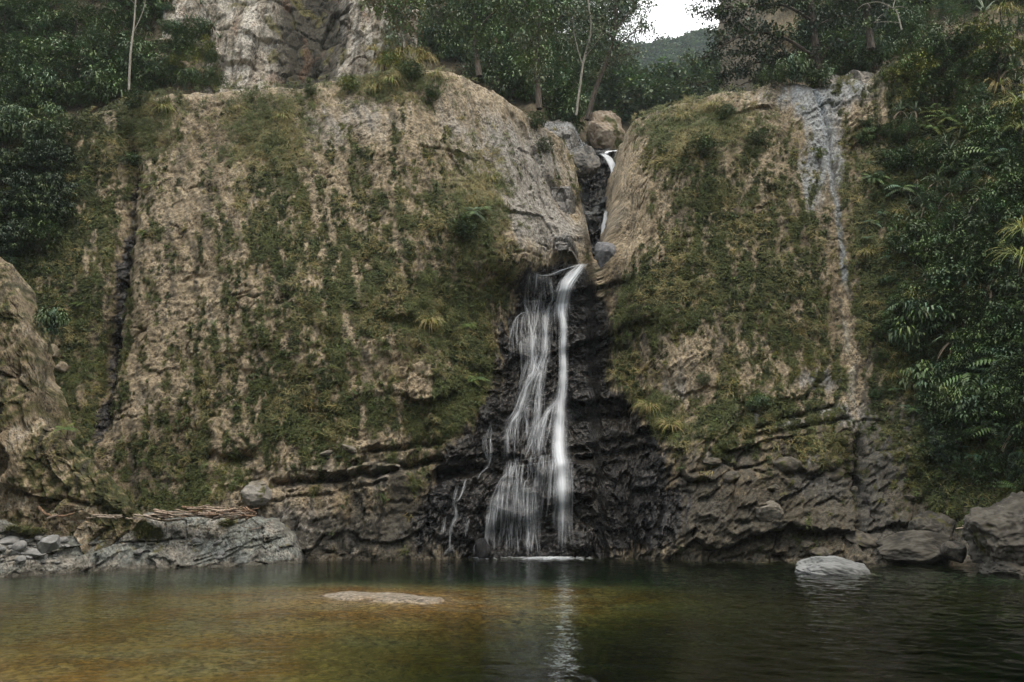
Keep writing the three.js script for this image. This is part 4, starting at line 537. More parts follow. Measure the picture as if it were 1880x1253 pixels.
for (const [px, py, s, key, lab] of [[120, 790, .45, 'fern', 'single broad fern on the left outcrop below the pale boulder'], [100, 600, .5, 'big', 'heart leaved plant hanging above the upright tan block'], [150, 560, .4, 'fern', 'small fern left of the dark gully'], [270, 345, .5, 'fern', 'upper fern right of the dark gully'], [262, 430, .4, 'fern', 'lower fern right of the dark gully'], [240, 300, .5, 'mid', 'leafy plant in the top of the dark gully'], [870, 395, .75, 'darkfern', 'dark fern clump on the left cliff near its right shoulder'], [850, 430, .7, 'small', 'dark shrub on the left cliff below the dark fern clump'], [790, 180, .5, 'small', 'round dark shrub under the highest point of the left cliff'], [755, 140, .7, 'small', 'dark shrub on the rim left of the highest point'], [800, 140, .6, 'grass', 'grass clump at the highest point of the left cliff'], [640, 165, .6, 'lime', 'olive shrub hanging over the middle of the left rim'], [570, 170, .3, 'small', 'small dark plant on the left rim'], [985, 230, .6, 'small', 'upper dark shrub in the groove of the left shoulder'], [1000, 275, .55, 'small', 'lower dark shrub in the groove of the left shoulder'], [1285, 280, .7, 'small', 'dark shrub high on the right cliff'], [1390, 260, .5, 'small', 'dark shrub left of the blue grey streak'], [1330, 215, .5, 'small', 'dark shrub just under the right cliff rim'], [1500, 290, .4, 'lime', 'olive plant beside the blue grey streak'], [1600, 330, .8, 'darkfern', 'dark fern clump right of the pale dry streak'], [1290, 700, .35, 'small', 'small round shrub low on the right cliff'], [1390, 745, .5, 'mid', 'leafy shrub above the layered ledge of right cliff'], [860, 600, .6, 'fern', 'green fern beside the upper waterfall'], [870, 700, .6, 'fern', 'green fern beside the middle of the waterfall'], [1190, 745, .6, 'grass', 'straw grass clump on the right bank of the waterfall'], [1230, 780, .6, 'grass', 'straw grass clump at the foot of right cliff bare patch'], [300, 200, .8, 'grass', 'long straw grass clump hanging from the left end of the rim'], [255, 195, .7, 'small', 'dark low shrub on the left end of the rim'], [440, 200, .5, 'grass', 'grass clump under the rim below the pale wall'], [520, 215, .6, 'grass', 'grass clump under the rim below the dark wall'], [720, 150, .8, 'grass', 'dense straw grass clump on the middle rim'], [690, 165, .7, 'grass', 'straw grass clump hanging left of the dense one'], [790, 590, .6, 'grass', 'drooping grass clump in the middle of the left cliff'], [900, 330, .5, 'grass', 'grass clump at the foot of left shoulder'], [1250, 215, .6, 'grass', 'brown grass clump on the left end of right cliff rim'], [1310, 195, .6, 'grass', 'brown grass clump on the middle of right cliff rim']]) { seed = px * 7 + py; plant(key, 'X', '', solve(px, py, px < 140 && py > 560 ? outD : (x, y) => y > crestY(x) ? 43.4 : cliffD(x, y), 40), s * 1.15, 1, .3, lab); }
// --- trees drawn limb by limb
function tree(label, base, limbs, { pale, leafN = 42, L = .26, W = .065, cols = [G.mid, G.blue, G.dark], cr = .6, from = .35, twigs = 7, droop = .4, flat = .5, sd = 1, mat = M.leaf }) {
  seed = sd; const o = new THREE.Group(), p0 = at(...base), wood = [], b = leafBuf(), up = V(0, 1, 0); o.position.copy(p0);
  for (const [r0, r1, ...pts] of limbs) {
    const w = pts.map(q => at(...q).sub(p0)); wood.push(tubeGeo(w, r0, r1, 6)); const cv = new THREE.CatmullRomCurve3(w), len = cv.getLength(); if (r0 > .16 && limbs.length > 1 && from > 0 && pts.bare) continue;
    const n = Math.max(2, Math.round(twigs * len / 4));
    for (let k = 0; k < n; k++) { const t = mix(from, 1, (k + R()) / n), a = cv.getPointAt(Math.min(1, t)), d = rdir(); d.y = d.y * flat + .1; const e = a.clone().addScaledVector(d, rr(.4, 1.3)); wood.push(tubeGeo([a, a.clone().lerp(e, .5).add(V(0, .1, 0)), e], .025, .008, 3)); const cl = tone(cols[Math.floor(R() * cols.length)], .3);
      for (let i = 0; i < leafN; i++) { const f = rdir(); f.y *= flat; const c = e.clone().addScaledVector(f, cr * Math.pow(R(), .5)); leaf(b, c, rdir().add(V(0, -droop, 0)), up, L * rr(.6, 1.3), W * rr(.7, 1.3), tone(cl, .22), droop * .4); } }
  }
  wood.forEach(g => { for (const k of Object.keys(g.attributes)) if (!['position', 'normal', 'uv'].includes(k)) g.deleteAttribute(k); });
  mesh('trunk', mergeGeometries(wood), pale ? M.barkPale : M.bark, o); const c = mesh('crown', build(b), mat, o); c.userData.kind = 'stuff';
  return add(o, 'tree', label, 'tree');
}
const D5 = 50;
tree('large spreading tree above the right cliff, its layered limbs reaching over the gap', [1520, 175, D5], [[.3, .16, [1520, 178, D5], [1500, 100, D5], [1490, 20, D5], [1480, -80, D5]], [.13, .02, [1503, 110, D5], [1440, 70, 49.6], [1380, 60, 49.3], [1320, 88, 49], [1268, 120, 49]], [.12, .02, [1494, 40, D5], [1440, 10, 49.5], [1370, 12, 49], [1300, 20, 49], [1275, 28, 49]], [.1, .02, [1506, 120, D5], [1450, 110, 51], [1390, 115, 51], [1330, 140, 51], [1275, 158, 51]], [.1, .02, [1496, 50, D5], [1540, 30, 51], [1580, 30, 51]], [.1, .02, [1490, 10, D5], [1430, -25, 50], [1350, -35, 50], [1290, -10, 50]], [.07, .02, [1380, 60, 49.3], [1350, 40, 50], [1310, 45, 50]], [.07, .02, [1440, 72, 49.6], [1410, 100, 50], [1370, 95, 51]], [.08, .02, [1505, 120, D5], [1520, 90, 49], [1540, 70, 48.6]], [.07, .02, [1440, 110, 51], [1400, 140, 51], [1350, 160, 51]]], { sd: 901, leafN: 46, cr: .7, twigs: 15, from: .2, cols: [[.022, .042, .022], [.03, .055, .032], G.dark], L: .24, flat: .4 });
tree('leaning leafy tree left of the gap, branch tips against the sky', [1080, 215, 54], [[.2, .1, [1078, 220, 54], [1095, 160, 54], [1118, 100, 54], [1130, 50, 54], [1128, -20, 54]], [.08, .02, [1118, 100, 54], [1150, 70, 54], [1175, 55, 54], [1195, 60, 54]], [.08, .02, [1128, 60, 54], [1155, 25, 54], [1180, 10, 54], [1192, 20, 54]], [.08, .02, [1126, 70, 54], [1090, 40, 54], [1070, 10, 54]], [.07, .02, [1115, 105, 54], [1150, 100, 54], [1178, 96, 54]], [.07, .02, [1128, 10, 54], [1150, -20, 54], [1180, -30, 54]]], { sd: 902, leafN: 36, cr: .7, twigs: 13, cols: [G.grey, G.blue, [.05, .07, .035]], L: .22 });
tree('slender pale trunked tree behind the chute boulder', [1058, 208, 53], [[.1, .06, [1058, 212, 53], [1066, 150, 53], [1072, 110, 53], [1085, 60, 53], [1080, 0, 53]], [.05, .02, [1070, 120, 53], [1058, 80, 53], [1050, 30, 53]], [.04, .015, [1074, 105, 53], [1100, 70, 53], [1110, 40, 53]]], { sd: 903, pale: 1, leafN: 26, from: .5, cols: [G.grey, [.06, .085, .035]], L: .2, cr: .7, twigs: 8 });
tree('thin pale sapling standing before the shrubs above the left cliff', [236, 160, 45.6], [[.07, .04, [236, 165, 45.6], [239, 100, 45.6], [246, 40, 45.7], [250, -30, 45.8]], [.03, .012, [244, 60, 45.7], [262, 20, 45.8], [270, -20, 45.9]]], { sd: 904, pale: 1, from: .75, leafN: 20, twigs: 3, L: .2 });
tree('bare grey branching sapling above the right rim grass', [1656, 52, 44.4], [[.05, .025, [1656, 55, 44.4], [1646, 20, 44.4], [1640, 14, 44.4]], [.03, .01, [1640, 14, 44.4], [1646, -12, 44.4], [1645, -30, 44.4]], [.03, .01, [1640, 15, 44.4], [1615, 4, 44.4], [1590, 6, 44.4]], [.02, .008, [1652, 42, 44.4], [1625, 40, 44.4], [1604, 42, 44.4]]], { sd: 905, pale: 1, from: .9, leafN: 1, twigs: 1, L: .1, cr: .2 });
tree('tall grey leaved tree in the middle of the woods', [990, 180, 53], [[.22, .1, [990, 200, 53], [985, 100, 53.5], [990, 30, 54], [985, -40, 54]], [.1, .02, [986, 90, 53.5], [950, 40, 53], [930, 10, 53]], [.1, .02, [988, 60, 53.5], [1030, 30, 53], [1050, 0, 53]], [.08, .02, [988, 40, 54], [960, 0, 53], [950, -30, 53]]], { sd: 906, leafN: 46, from: .15, cols: [G.grey, G.mid], cr: .8, twigs: 20 });
tree('dark tree with spreading crown behind the highest point of left cliff', [880, 120, 52], [[.2, .1, [880, 140, 52], [870, 60, 52.5], [875, -20, 53]], [.1, .02, [872, 70, 52.5], [830, 30, 52], [800, 20, 52]], [.1, .02, [872, 60, 52.5], [910, 20, 52], [940, 10, 52]], [.08, .02, [874, 20, 52.6], [850, -20, 52]]], { sd: 907, leafN: 46, from: .15, cols: [G.mid, [.05, .08, .03]], cr: .85, twigs: 20 });
tree('leaning vine hung tree behind the grass of the middle rim', [745, 100, 51], [[.14, .07, [745, 110, 51], [735, 40, 51], [725, -30, 51.4]], [.06, .02, [736, 50, 51], [760, 10, 51], [780, -10, 51]], [.06, .02, [734, 40, 51], [700, 10, 51], [680, -10, 51]]], { sd: 908, pale: 1, leafN: 46, from: .15, cols: [G.grey, G.mid, G.brown], cr: .8, twigs: 20 });
tree('dark tree at the top right above the rock wall', [1600, 60, 49], [[.25, .12, [1600, 90, 49], [1590, 10, 49], [1580, -50, 49]], [.1, .03, [1592, 20, 49], [1560, 0, 48.6], [1530, 5, 48.4]], [.1, .03, [1590, 0, 49], [1640, -20, 48.6], [1680, -15, 48.4]]], { sd: 909, leafN: 46, from: .15, cols: [G.dark, [.025, .045, .025]], cr: .7, twigs: 20 });
// wooded ground between the gap and the far hill
const midD = (x, y) => 98 + (y - 52) * 1.2 + 3 * fbm(x * .06, y * .06, 3, 3);
const MIDTOP = [[900, 60, 108], [1080, 112, 108], [1140, 150, 108], [1200, 172, 108], [1250, 178, 108], [1320, 160, 108], [1450, 110, 108]].map(q => { const p = at(...q); return [p.x, p.y]; });
plainSheet('hillside', 'lower wooded slope seen through the gap', { x0: -4, x1: 40, nx: 60, yb: () => 20, yt: x => along(MIDTOP, x) - 1, ny: 60, Df: midD, back: 14, nb: 4, color: hillColor }, M.earth);
{
  seed = 71; const cg = [1, 2, 3].map(k => crownGeo(3600 + k, { clumps: 60, per: 34, L: .13, W: .05, cr: .24, ry: .75, cols: [G.mid, G.grey, [.05, .085, .035]] }));
  const tr = [1, 2, 3].map(k => { const o = new THREE.Group(); seed = 3700 + k; mesh('trunk', tubeGeo([V(0, -1.6, 0), V(.05, -.8, 0), V(0, 0, 0)], .06, .03, 5), M.barkPale, o); const c = mesh('crown', cg[k - 1], M.leafDull, o); c.userData.kind = 'stuff'; return o; });
  for (let i = 0, n = 0; i < 900 && n < 44; i++) { const px = rr(1080, 1330), py = rr(114, 225); if (py < along([[1080, 114], [1140, 152], [1200, 174], [1250, 180], [1330, 160]], px)) continue; const p = solve(px, py, midD, 105), o = tr[n % 3].clone(); const s = rr(2.2, 3.9); o.position.copy(p); o.position.y += s * .5; o.scale.set(s, s * rr(.8, 1.1), s); o.rotation.y = rr(0, 6); add(o, 'tree', 'rounded hazy tree on the lower slope seen through the gap', 'tree', 'trees on the slope seen through the gap'); n++; }
  seed = 72; const list = []; for (let i = 0; i < 520; i++) { const px = rr(1060, 1420), py = rr(64, 200), p = solve(px, Math.max(py, along([[1060, 96], [1150, 108], [1195, 104], [1240, 98], [1275, 86], [1330, 62], [1420, 30]], px)), farD, 340); list.push([p, rr(5.5, 9)]); }
  const im = new THREE.InstancedMesh(cg[0], M.leafDull, list.length), m4 = new THREE.Matrix4(), q = new THREE.Quaternion(); list.forEach(([p, s], i) => { m4.compose(p, q.setFromAxisAngle(V(0, 1, 0), rr(0, 6)), V(s, s * .8, s)); im.setMatrixAt(i, m4); }); add(im, 'far_forest', 'hazy forest covering the far hill', 'forest', null, 'stuff');
  seed = 73; const cv = new THREE.CatmullRomCurve3(ADDED_GORGE.map(([x, z]) => V(x, 0, z))), gl = [], mid = V(-1, 0, -8), p = V();  // crowns on the added gorge sides, part of the unseen skylight screen
  for (let i = 0; i < 860; i++) { cv.getPointAt(R(), p); const h = rr(1.5, 33), ox = p.x - mid.x, oz = p.z - mid.z, l = Math.hypot(ox, oz), d = h * .32 + .5; gl.push([V(p.x + ox / l * d, h, p.z + oz / l * d), rr(1.3, 2.4)]); }
  const gm = new THREE.InstancedMesh(cg[1], M.leafDull, gl.length); gl.forEach(([c, s], i) => { m4.compose(c, q.setFromAxisAngle(V(0, 1, 0), rr(0, 6)), V(s, s * .9, s)); gm.setMatrixAt(i, m4); }); add(gm, 'added_gorge_forest', 'unseen dense forest on the added gorge sides round the pool', 'forest', null, 'stuff');
}
// labels: by kind and place; a few of a kind are told apart by their order from the left
{
  const ord = ['first', 'second', 'third', 'fourth', 'fifth', 'sixth', 'seventh', 'eighth', 'ninth', 'tenth', 'eleventh', 'twelfth'], by = {};
  for (const q of placed) { const cat = SPEC[q.key].name.replace('_', ' '); q.cat = cat; if (q.label) { tag(q.o, q.label, cat); continue; } (by[q.key + q.zone] ??= []).push(q); }
  const px = q => q.o.position.x / -q.o.position.z, py = q => (q.o.position.y - EYE) / -q.o.position.z;
  for (const l of Object.values(by)) {
    const bands = l.length <= 9 ? [['', l]] : ['top', 'middle', 'lowest'].map((n, k) => [`, ${n} third,`, [...l].sort((a, b) => py(b) - py(a)).slice(Math.floor(k * l.length / 3), Math.floor((k + 1) * l.length / 3))]);
    for (const [band, m] of bands) m.sort((a, b) => px(a) - px(b)).forEach((q, i) => { const w = SPEC[q.key].words, g = `${w} plants ${q.where}`; tag(q.o, l.length === 1 ? `only ${w} ${q.where}` : `${w} ${q.where}${band} ${ord[i] ?? i + 1 + 'th'} from left`, q.cat, l.length > 1 ? g : undefined); });
  }
}
function inOrder(group, words) { const l = scene.children.filter(o => o.userData.group === group).sort((a, b) => a.position.x / -a.position.z - b.position.x / -b.position.z), w = ['first', 'second', 'third', 'fourth', 'fifth', 'sixth', 'seventh', 'eighth', 'ninth', 'tenth', 'eleventh', 'twelfth']; l.forEach((o, i) => o.userData.label = `${words}, ${w[i] ?? i + 1 + (i > 19 ? ['th', 'st', 'nd', 'rd'][(i + 1) % 10] ?? 'th' : 'th')} from left`); }
inOrder('trees on the slope seen through the gap', 'rounded tree on the lower slope in the gap');
inOrder('tangled driftwood pile', 'weathered stick in the tangled driftwood pile');
inOrder('rust brown driftwood bundle', 'rust brown stick in the bundle right of pile');
inOrder('scattered short driftwood on the ledge', 'short pale driftwood stick on the left ledge');
inOrder('twigs below the driftwood pile', 'thin pale twig below the driftwood pile');
inOrder('driftwood on the right shore', 'pale driftwood stick on the right shore');
console.log('plants done', placed.length);
// ---------------------------------------------------------------- the pool
const bedT = spline([[700, 1097, .05], [610, 1091, .035], [810, 1104, .035], [560, 1090, -.14], [850, 1112, -.14], [700, 1083, -.14], [690, 1114, -.16], [640, 1072, -.35], [300, 1090, -.5], [100, 1080, -.8], [400, 1120, -.35], [200, 1150, -.45], [100, 1220, -.3], [300, 1220, -.35], [500, 1180, -.4], [560, 1225, -.5], [700, 1185, -.9], [760, 1235, -1.1], [900, 1100, -.3], [1000, 1092, -.4], [1040, 1120, -.55], [1100, 1070, -.8], [1200, 1080, -1], [1300, 1100, -1.3], [950, 1140, -.9], [850, 1160, -.8], [1000, 1200, -1.9], [1200, 1180, -2.3], [1400, 1150, -2.6], [1700, 1150, -2.9], [1700, 1230, -3.1], [1300, 1230, -2.9],
  [950, 1050, -1.9], [800, 1050, -1.9], [1100, 1045, -2], [1000, 1030, -2.2], [600, 1052, -1.6], [300, 1060, -1.3], [100, 1050, -1.1], [500, 1032, -1.6], [1300, 1040, -2.1], [1500, 1070, -2.3], [1750, 1070, -1.7], [1880, 1100, -1.7], [940, 1420, -2], [300, 1420, -.4], [1600, 1420, -3], [-200, 1150, -.6], [2100, 1150, -2]].map(([x, y, d]) => { const p = onWater(x, y); return [p.x, p.z, d]; }), .3);
{
  const nx = 300, nz = 260, pos = [], col = [], uv = [], idx = [], o = [0, 0, 0];
  for (let i = 0; i <= nx; i++) for (let j = 0; j <= nz; j++) {
    const x = mix(-34, 34, i / nx), z = mix(-46, 6, j / nz); let y = clamp(bedT(x, z), -3.6, .3); y += .05 * fbm(x * .8, z * .8, 3, 4) * clamp(.2 - y) + .045 * fbm(x * 1.1, z * 1.1, 9, 5, .6); pos.push(x, y, z); uv.push(x / 2.6, z / 2.6);
    const n = fbm(x * .5, z * .5, 4, 4, .55), f = fbm(x * 2.4, z * 1.4, 14, 3, .6);
    lerp3([.5, .34, .125], [.42, .225, .045], ss(-.2, .35, n), o); lerp3(o, [.42, .36, .24], ss(.1, .5, fbm(x * .35 + z * .25, z * .6, 24, 4) + .25 * f) * .6, o); lerp3(o, [.22, .13, .04], ss(.2, .6, f + .4 * n) * .6, o); lerp3(o, [.3, .42, .4], ss(-26, -30, z + .6 * n) * .8, o); lerp3(o, [.27, .235, .185], ss(-.06, .03, y), o); lerp3(o, [.2, .15, .1], ss(.1, .5, fbm(x * 6, z * 6, 2, 3)) * .5 * ss(-.06, .03, y), o); col.push(...o);
  }
  for (let i = 0; i < nx; i++) for (let j = 0; j < nz; j++) { const a = i * (nz + 1) + j, b = a + nz + 1; idx.push(a, a + 1, b + 1, a, b + 1, b); }
  add(mesh('', geo(pos, idx, col, uv), M.earth), 'pool_bed', 'sandy pool bed with a gravel bar breaking the surface', null, null, 'structure');
  const rip = grain(512, (u, v) => { const a = .5 + .24 * loop((x, y) => fbm(x, y * 1.9, 1, 4, .55), u, v, 7) + .1 * loop((x, y) => ridge(x * 1, y * 2, 5, 2), u, v, 12); return [a, a, a]; });
  const wm = new THREE.MeshPhysicalMaterial({ color: 0xffffff, transmission: 1, thickness: 3, ior: 1.33, roughness: .03, attenuationColor: new THREE.Color().setRGB(.35, .45, .28), attenuationDistance: 1.4, bumpMap: rip, bumpScale: .035 });
  const P = [], U = [], I = [], mx = 520, mz = 420, y1 = -5;
  for (let i = 0; i <= mx; i++) for (let j = 0; j <= mz; j++) { const x = mix(-33.9, 33.9, i / mx), z = mix(-45.9, 5.9, j / mz), e = i === 0 || j === 0 || i === mx || j === mz ? 0 : 1; const amp = mix(.3, 2.2, ss(-4, 5, x)) * mix(1, .5, ss(-30, -38, z)); P.push(x, e * amp * (.014 * noise(x * 1.3, z * 2.6, 2) + .011 * noise(x * 2.6, z * 4.6, 8) + .006 * noise(x * 5.5, z * 8, 18)), z); U.push(x / 3.4, z / 3.4); }
  for (let i = 0; i < mx; i++) for (let j = 0; j < mz; j++) { const a = i * (mz + 1) + j, b = a + mz + 1; I.push(a, a + 1, b + 1, a, b + 1, b); }
  const ring = []; for (let i = 0; i < mx; i++) ring.push(i * (mz + 1)); for (let j = 0; j < mz; j++) ring.push(mx * (mz + 1) + j); for (let i = mx; i > 0; i--) ring.push(i * (mz + 1) + mz); for (let j = mz; j > 0; j--) ring.push(j);
  const k0 = P.length / 3; for (const v of ring) { P.push(P[v * 3], y1, P[v * 3 + 2]); U.push(0, 0); } const n = ring.length;
  for (let k = 0; k < n; k++) { const a = ring[k], b = ring[(k + 1) % n], c = k0 + k, d = k0 + (k + 1) % n; I.push(a, b, d, a, d, c); } for (let k = 1; k < n - 1; k++) I.push(k0, k0 + k, k0 + k + 1);
  add(mesh('', geo(P, I, null, U), wm), 'pool_water', 'dark green and amber pool below the waterfall', null, null, 'structure');
}
// ---------------------------------------------------------------- falling water
const fallMat = (c, o) => new THREE.MeshStandardMaterial({ color: new THREE.Color().setRGB(...c), vertexColors: true, roughness: .6, transparent: true, opacity: o, side: THREE.DoubleSide });
M.fall = fallMat([.8, .84, .88], .72);
M.foam = new THREE.MeshStandardMaterial({ color: new THREE.Color().setRGB(.78, .83, .87), roughness: .8, transparent: true, opacity: .32, side: THREE.DoubleSide });
const FX0 = -4, FX1 = 4.4, FY0 = -.05, FY1 = 15, FW = 672, FH = 1204;   // 1.25 cm of water film a texel
const rockFrontG = gridded((x, y) => cliffD(x, y), -6, 6, -1, 17, .08);
const rockFrontR = (x, y) => { let d = 99; for (let j = -2; j <= 2; j++) for (let i = -1; i <= 1; i++) d = Math.min(d, rockFrontG(x + i * .13, y + j * .13)); return d; };
const rockFrontS = gridded(rockFrontR, -6, 6, -1, 17, .1);
const rockFront = gridded((x, y) => { let s = 0; for (let j = -2; j <= 2; j++) for (let i = -1; i <= 1; i++) s += rockFrontS(x + i * .12, y + j * .12); return s / 15; }, -6, 6, -1, 17, .1);
// the film: how much water hangs where, laid down course by course
function course(buf, pts, sd, { jit = .1, sig = .02, amount = 1, t0 = 0, t1 = 1, wob = .06 }) {
  seed = sd; const cv = new THREE.CatmullRomCurve3(pts), ph = rr(0, 99), dx = gs() * jit, len = cv.getLength() * (t1 - t0), n = Math.max(4, Math.ceil(len / .0125)), sx = FW / (FX1 - FX0), sy = FH / (FY1 - FY0), rad = Math.ceil(sig * sx * 2.6), L = cv.getLengths(200) && 0;
  const P = cv.getSpacedPoints(240);
  for (let i = 0; i <= n; i++) { const t = i / n, f = mix(t0, t1, t) * 239.99, k = f | 0, a = P[k], b = P[k + 1], y = mix(a.y, b.y, f - k); const x = mix(a.x, b.x, f - k) + dx + wob * noise(y * 1.1 + ph, ph, 1) + wob * .35 * noise(y * 4, ph, 5), g = amount * ss(0, .2, t) * ss(1, .75, t) * (.7 + .6 * noise(y * 2.2, ph, 9)) * .5; if (g <= 0) continue;
    const cx = (x - FX0) * sx, cy = Math.round((y - FY0) * sy); if (cy < 0 || cy >= FH) continue; for (let q = Math.max(0, Math.floor(cx - rad)); q <= Math.min(FW - 1, cx + rad); q++) buf[cy * FW + q] += g * Math.exp(-(((q - cx) / (sig * sx)) ** 2) * .5); }
}
function film(root, name, buf, off, cap = 1) {
  const d = new Uint8Array(FW * FH * 4), pos = [], uv = [], idx = [], st = .06, nx = Math.ceil((FX1 - FX0) / st), ny = Math.ceil((FY1 - FY0) / st), use = new Uint8Array(nx * ny), map = new Map();
  for (let j = 0; j < FH; j++) for (let i = 0; i < FW; i++) { const v = 1 - Math.exp(-buf[j * FW + i] * .55); const k = (j * FW + i) * 4; d[k] = d[k + 1] = d[k + 2] = 255 * v * cap; d[k + 3] = 255; if (v > .015) { const a = Math.min(nx - 1, Math.floor((i + .5) / FW * (FX1 - FX0) / st)), b = Math.min(ny - 1, Math.floor((j + .5) / FH * (FY1 - FY0) / st)); use[b * nx + a] = 1; } }
  const t = new THREE.DataTexture(d, FW, FH); t.magFilter = THREE.LinearFilter; t.needsUpdate = true;
  const vert = (i, j) => { const k = j * 4096 + i; let v = map.get(k); if (v === undefined) { v = pos.length / 3; map.set(k, v); const x = FX0 + i * st, y = FY0 + j * st; pos.push(x, y, -rockFront(x, y) + off + .02 * noise(x * 5, y * 2, off * 50)); uv.push((x - FX0) / (FX1 - FX0), (y - FY0) / (FY1 - FY0)); } return v; };
  for (let j = 0; j < ny; j++) for (let i = 0; i < nx; i++) if (use[j * nx + i] || (i && use[j * nx + i - 1]) || (i < nx - 1 && use[j * nx + i + 1])) { const a = vert(i, j), b = vert(i + 1, j), c = vert(i + 1, j + 1), e = vert(i, j + 1); idx.push(a, b, c, a, c, e); }
  return mesh(name, geo(pos, idx, null, uv), new THREE.MeshStandardMaterial({ color: new THREE.Color().setRGB(.66, .7, .75), roughness: .5, transparent: true, alphaMap: t, side: THREE.DoubleSide }), root);
}
// a strand of falling water, part t0..t1 of a course; it thins out to its edges and ends
function ribbon(pts, w0, w1, off, jit, sd, Df = rockFront, d0 = 40, wob = 1, t0 = 0, t1 = 1) {
  seed = sd; const cv = new THREE.CatmullRomCurve3(pts.map(([x, y]) => V(x, y, 0))), len = cv.getLength() * (t1 - t0), n = Math.max(6, Math.round(len / 4)), ph = rr(0, 90), dx = gs() * jit, P = [], A = [], I = [], ctr = [];
  for (let i = 0; i <= n; i++) { const c = cv.getPointAt(mix(t0, t1, i / n)), px = c.x + dx + wob * 3 * noise(c.y * .03 + ph, ph, 1) + wob * 1.6 * noise(c.y * .1, ph, 4); ctr.push(solve(px, c.y, Df, d0)); }
  for (let pass = 0; pass < 3; pass++) for (let i = 1; i < n; i++) ctr[i].z = Math.max(ctr[i].z, (ctr[i - 1].z + ctr[i + 1].z) / 2) * .5 + ctr[i].z * .5;
  for (let i = 0; i <= n; i++) { const t = i / n, q = ctr[i], w = mix(w0, w1, t) * (1 + .4 * noise(t * 6, ph, 2)), end = ss(0, .25, t + .02) * ss(1, .8, t - .02) ; for (let k = 0; k < 5; k++) { const u = k / 4 - .5; P.push(q.x + u * w, q.y, q.z + off + (.25 - u * u) * w * .7); A.push(1, 1, 1, clamp(end * [.04, .7, 1, .7, .04][k])); } }
  for (let i = 0; i < n; i++) for (let k = 0; k < 4; k++) { const a = i * 5 + k; I.push(a, a + 5, a + 6, a, a + 6, a + 1); }
  const g = geo(P, I); g.setAttribute('color', new THREE.Float32BufferAttribute(A, 4)); return g;
}
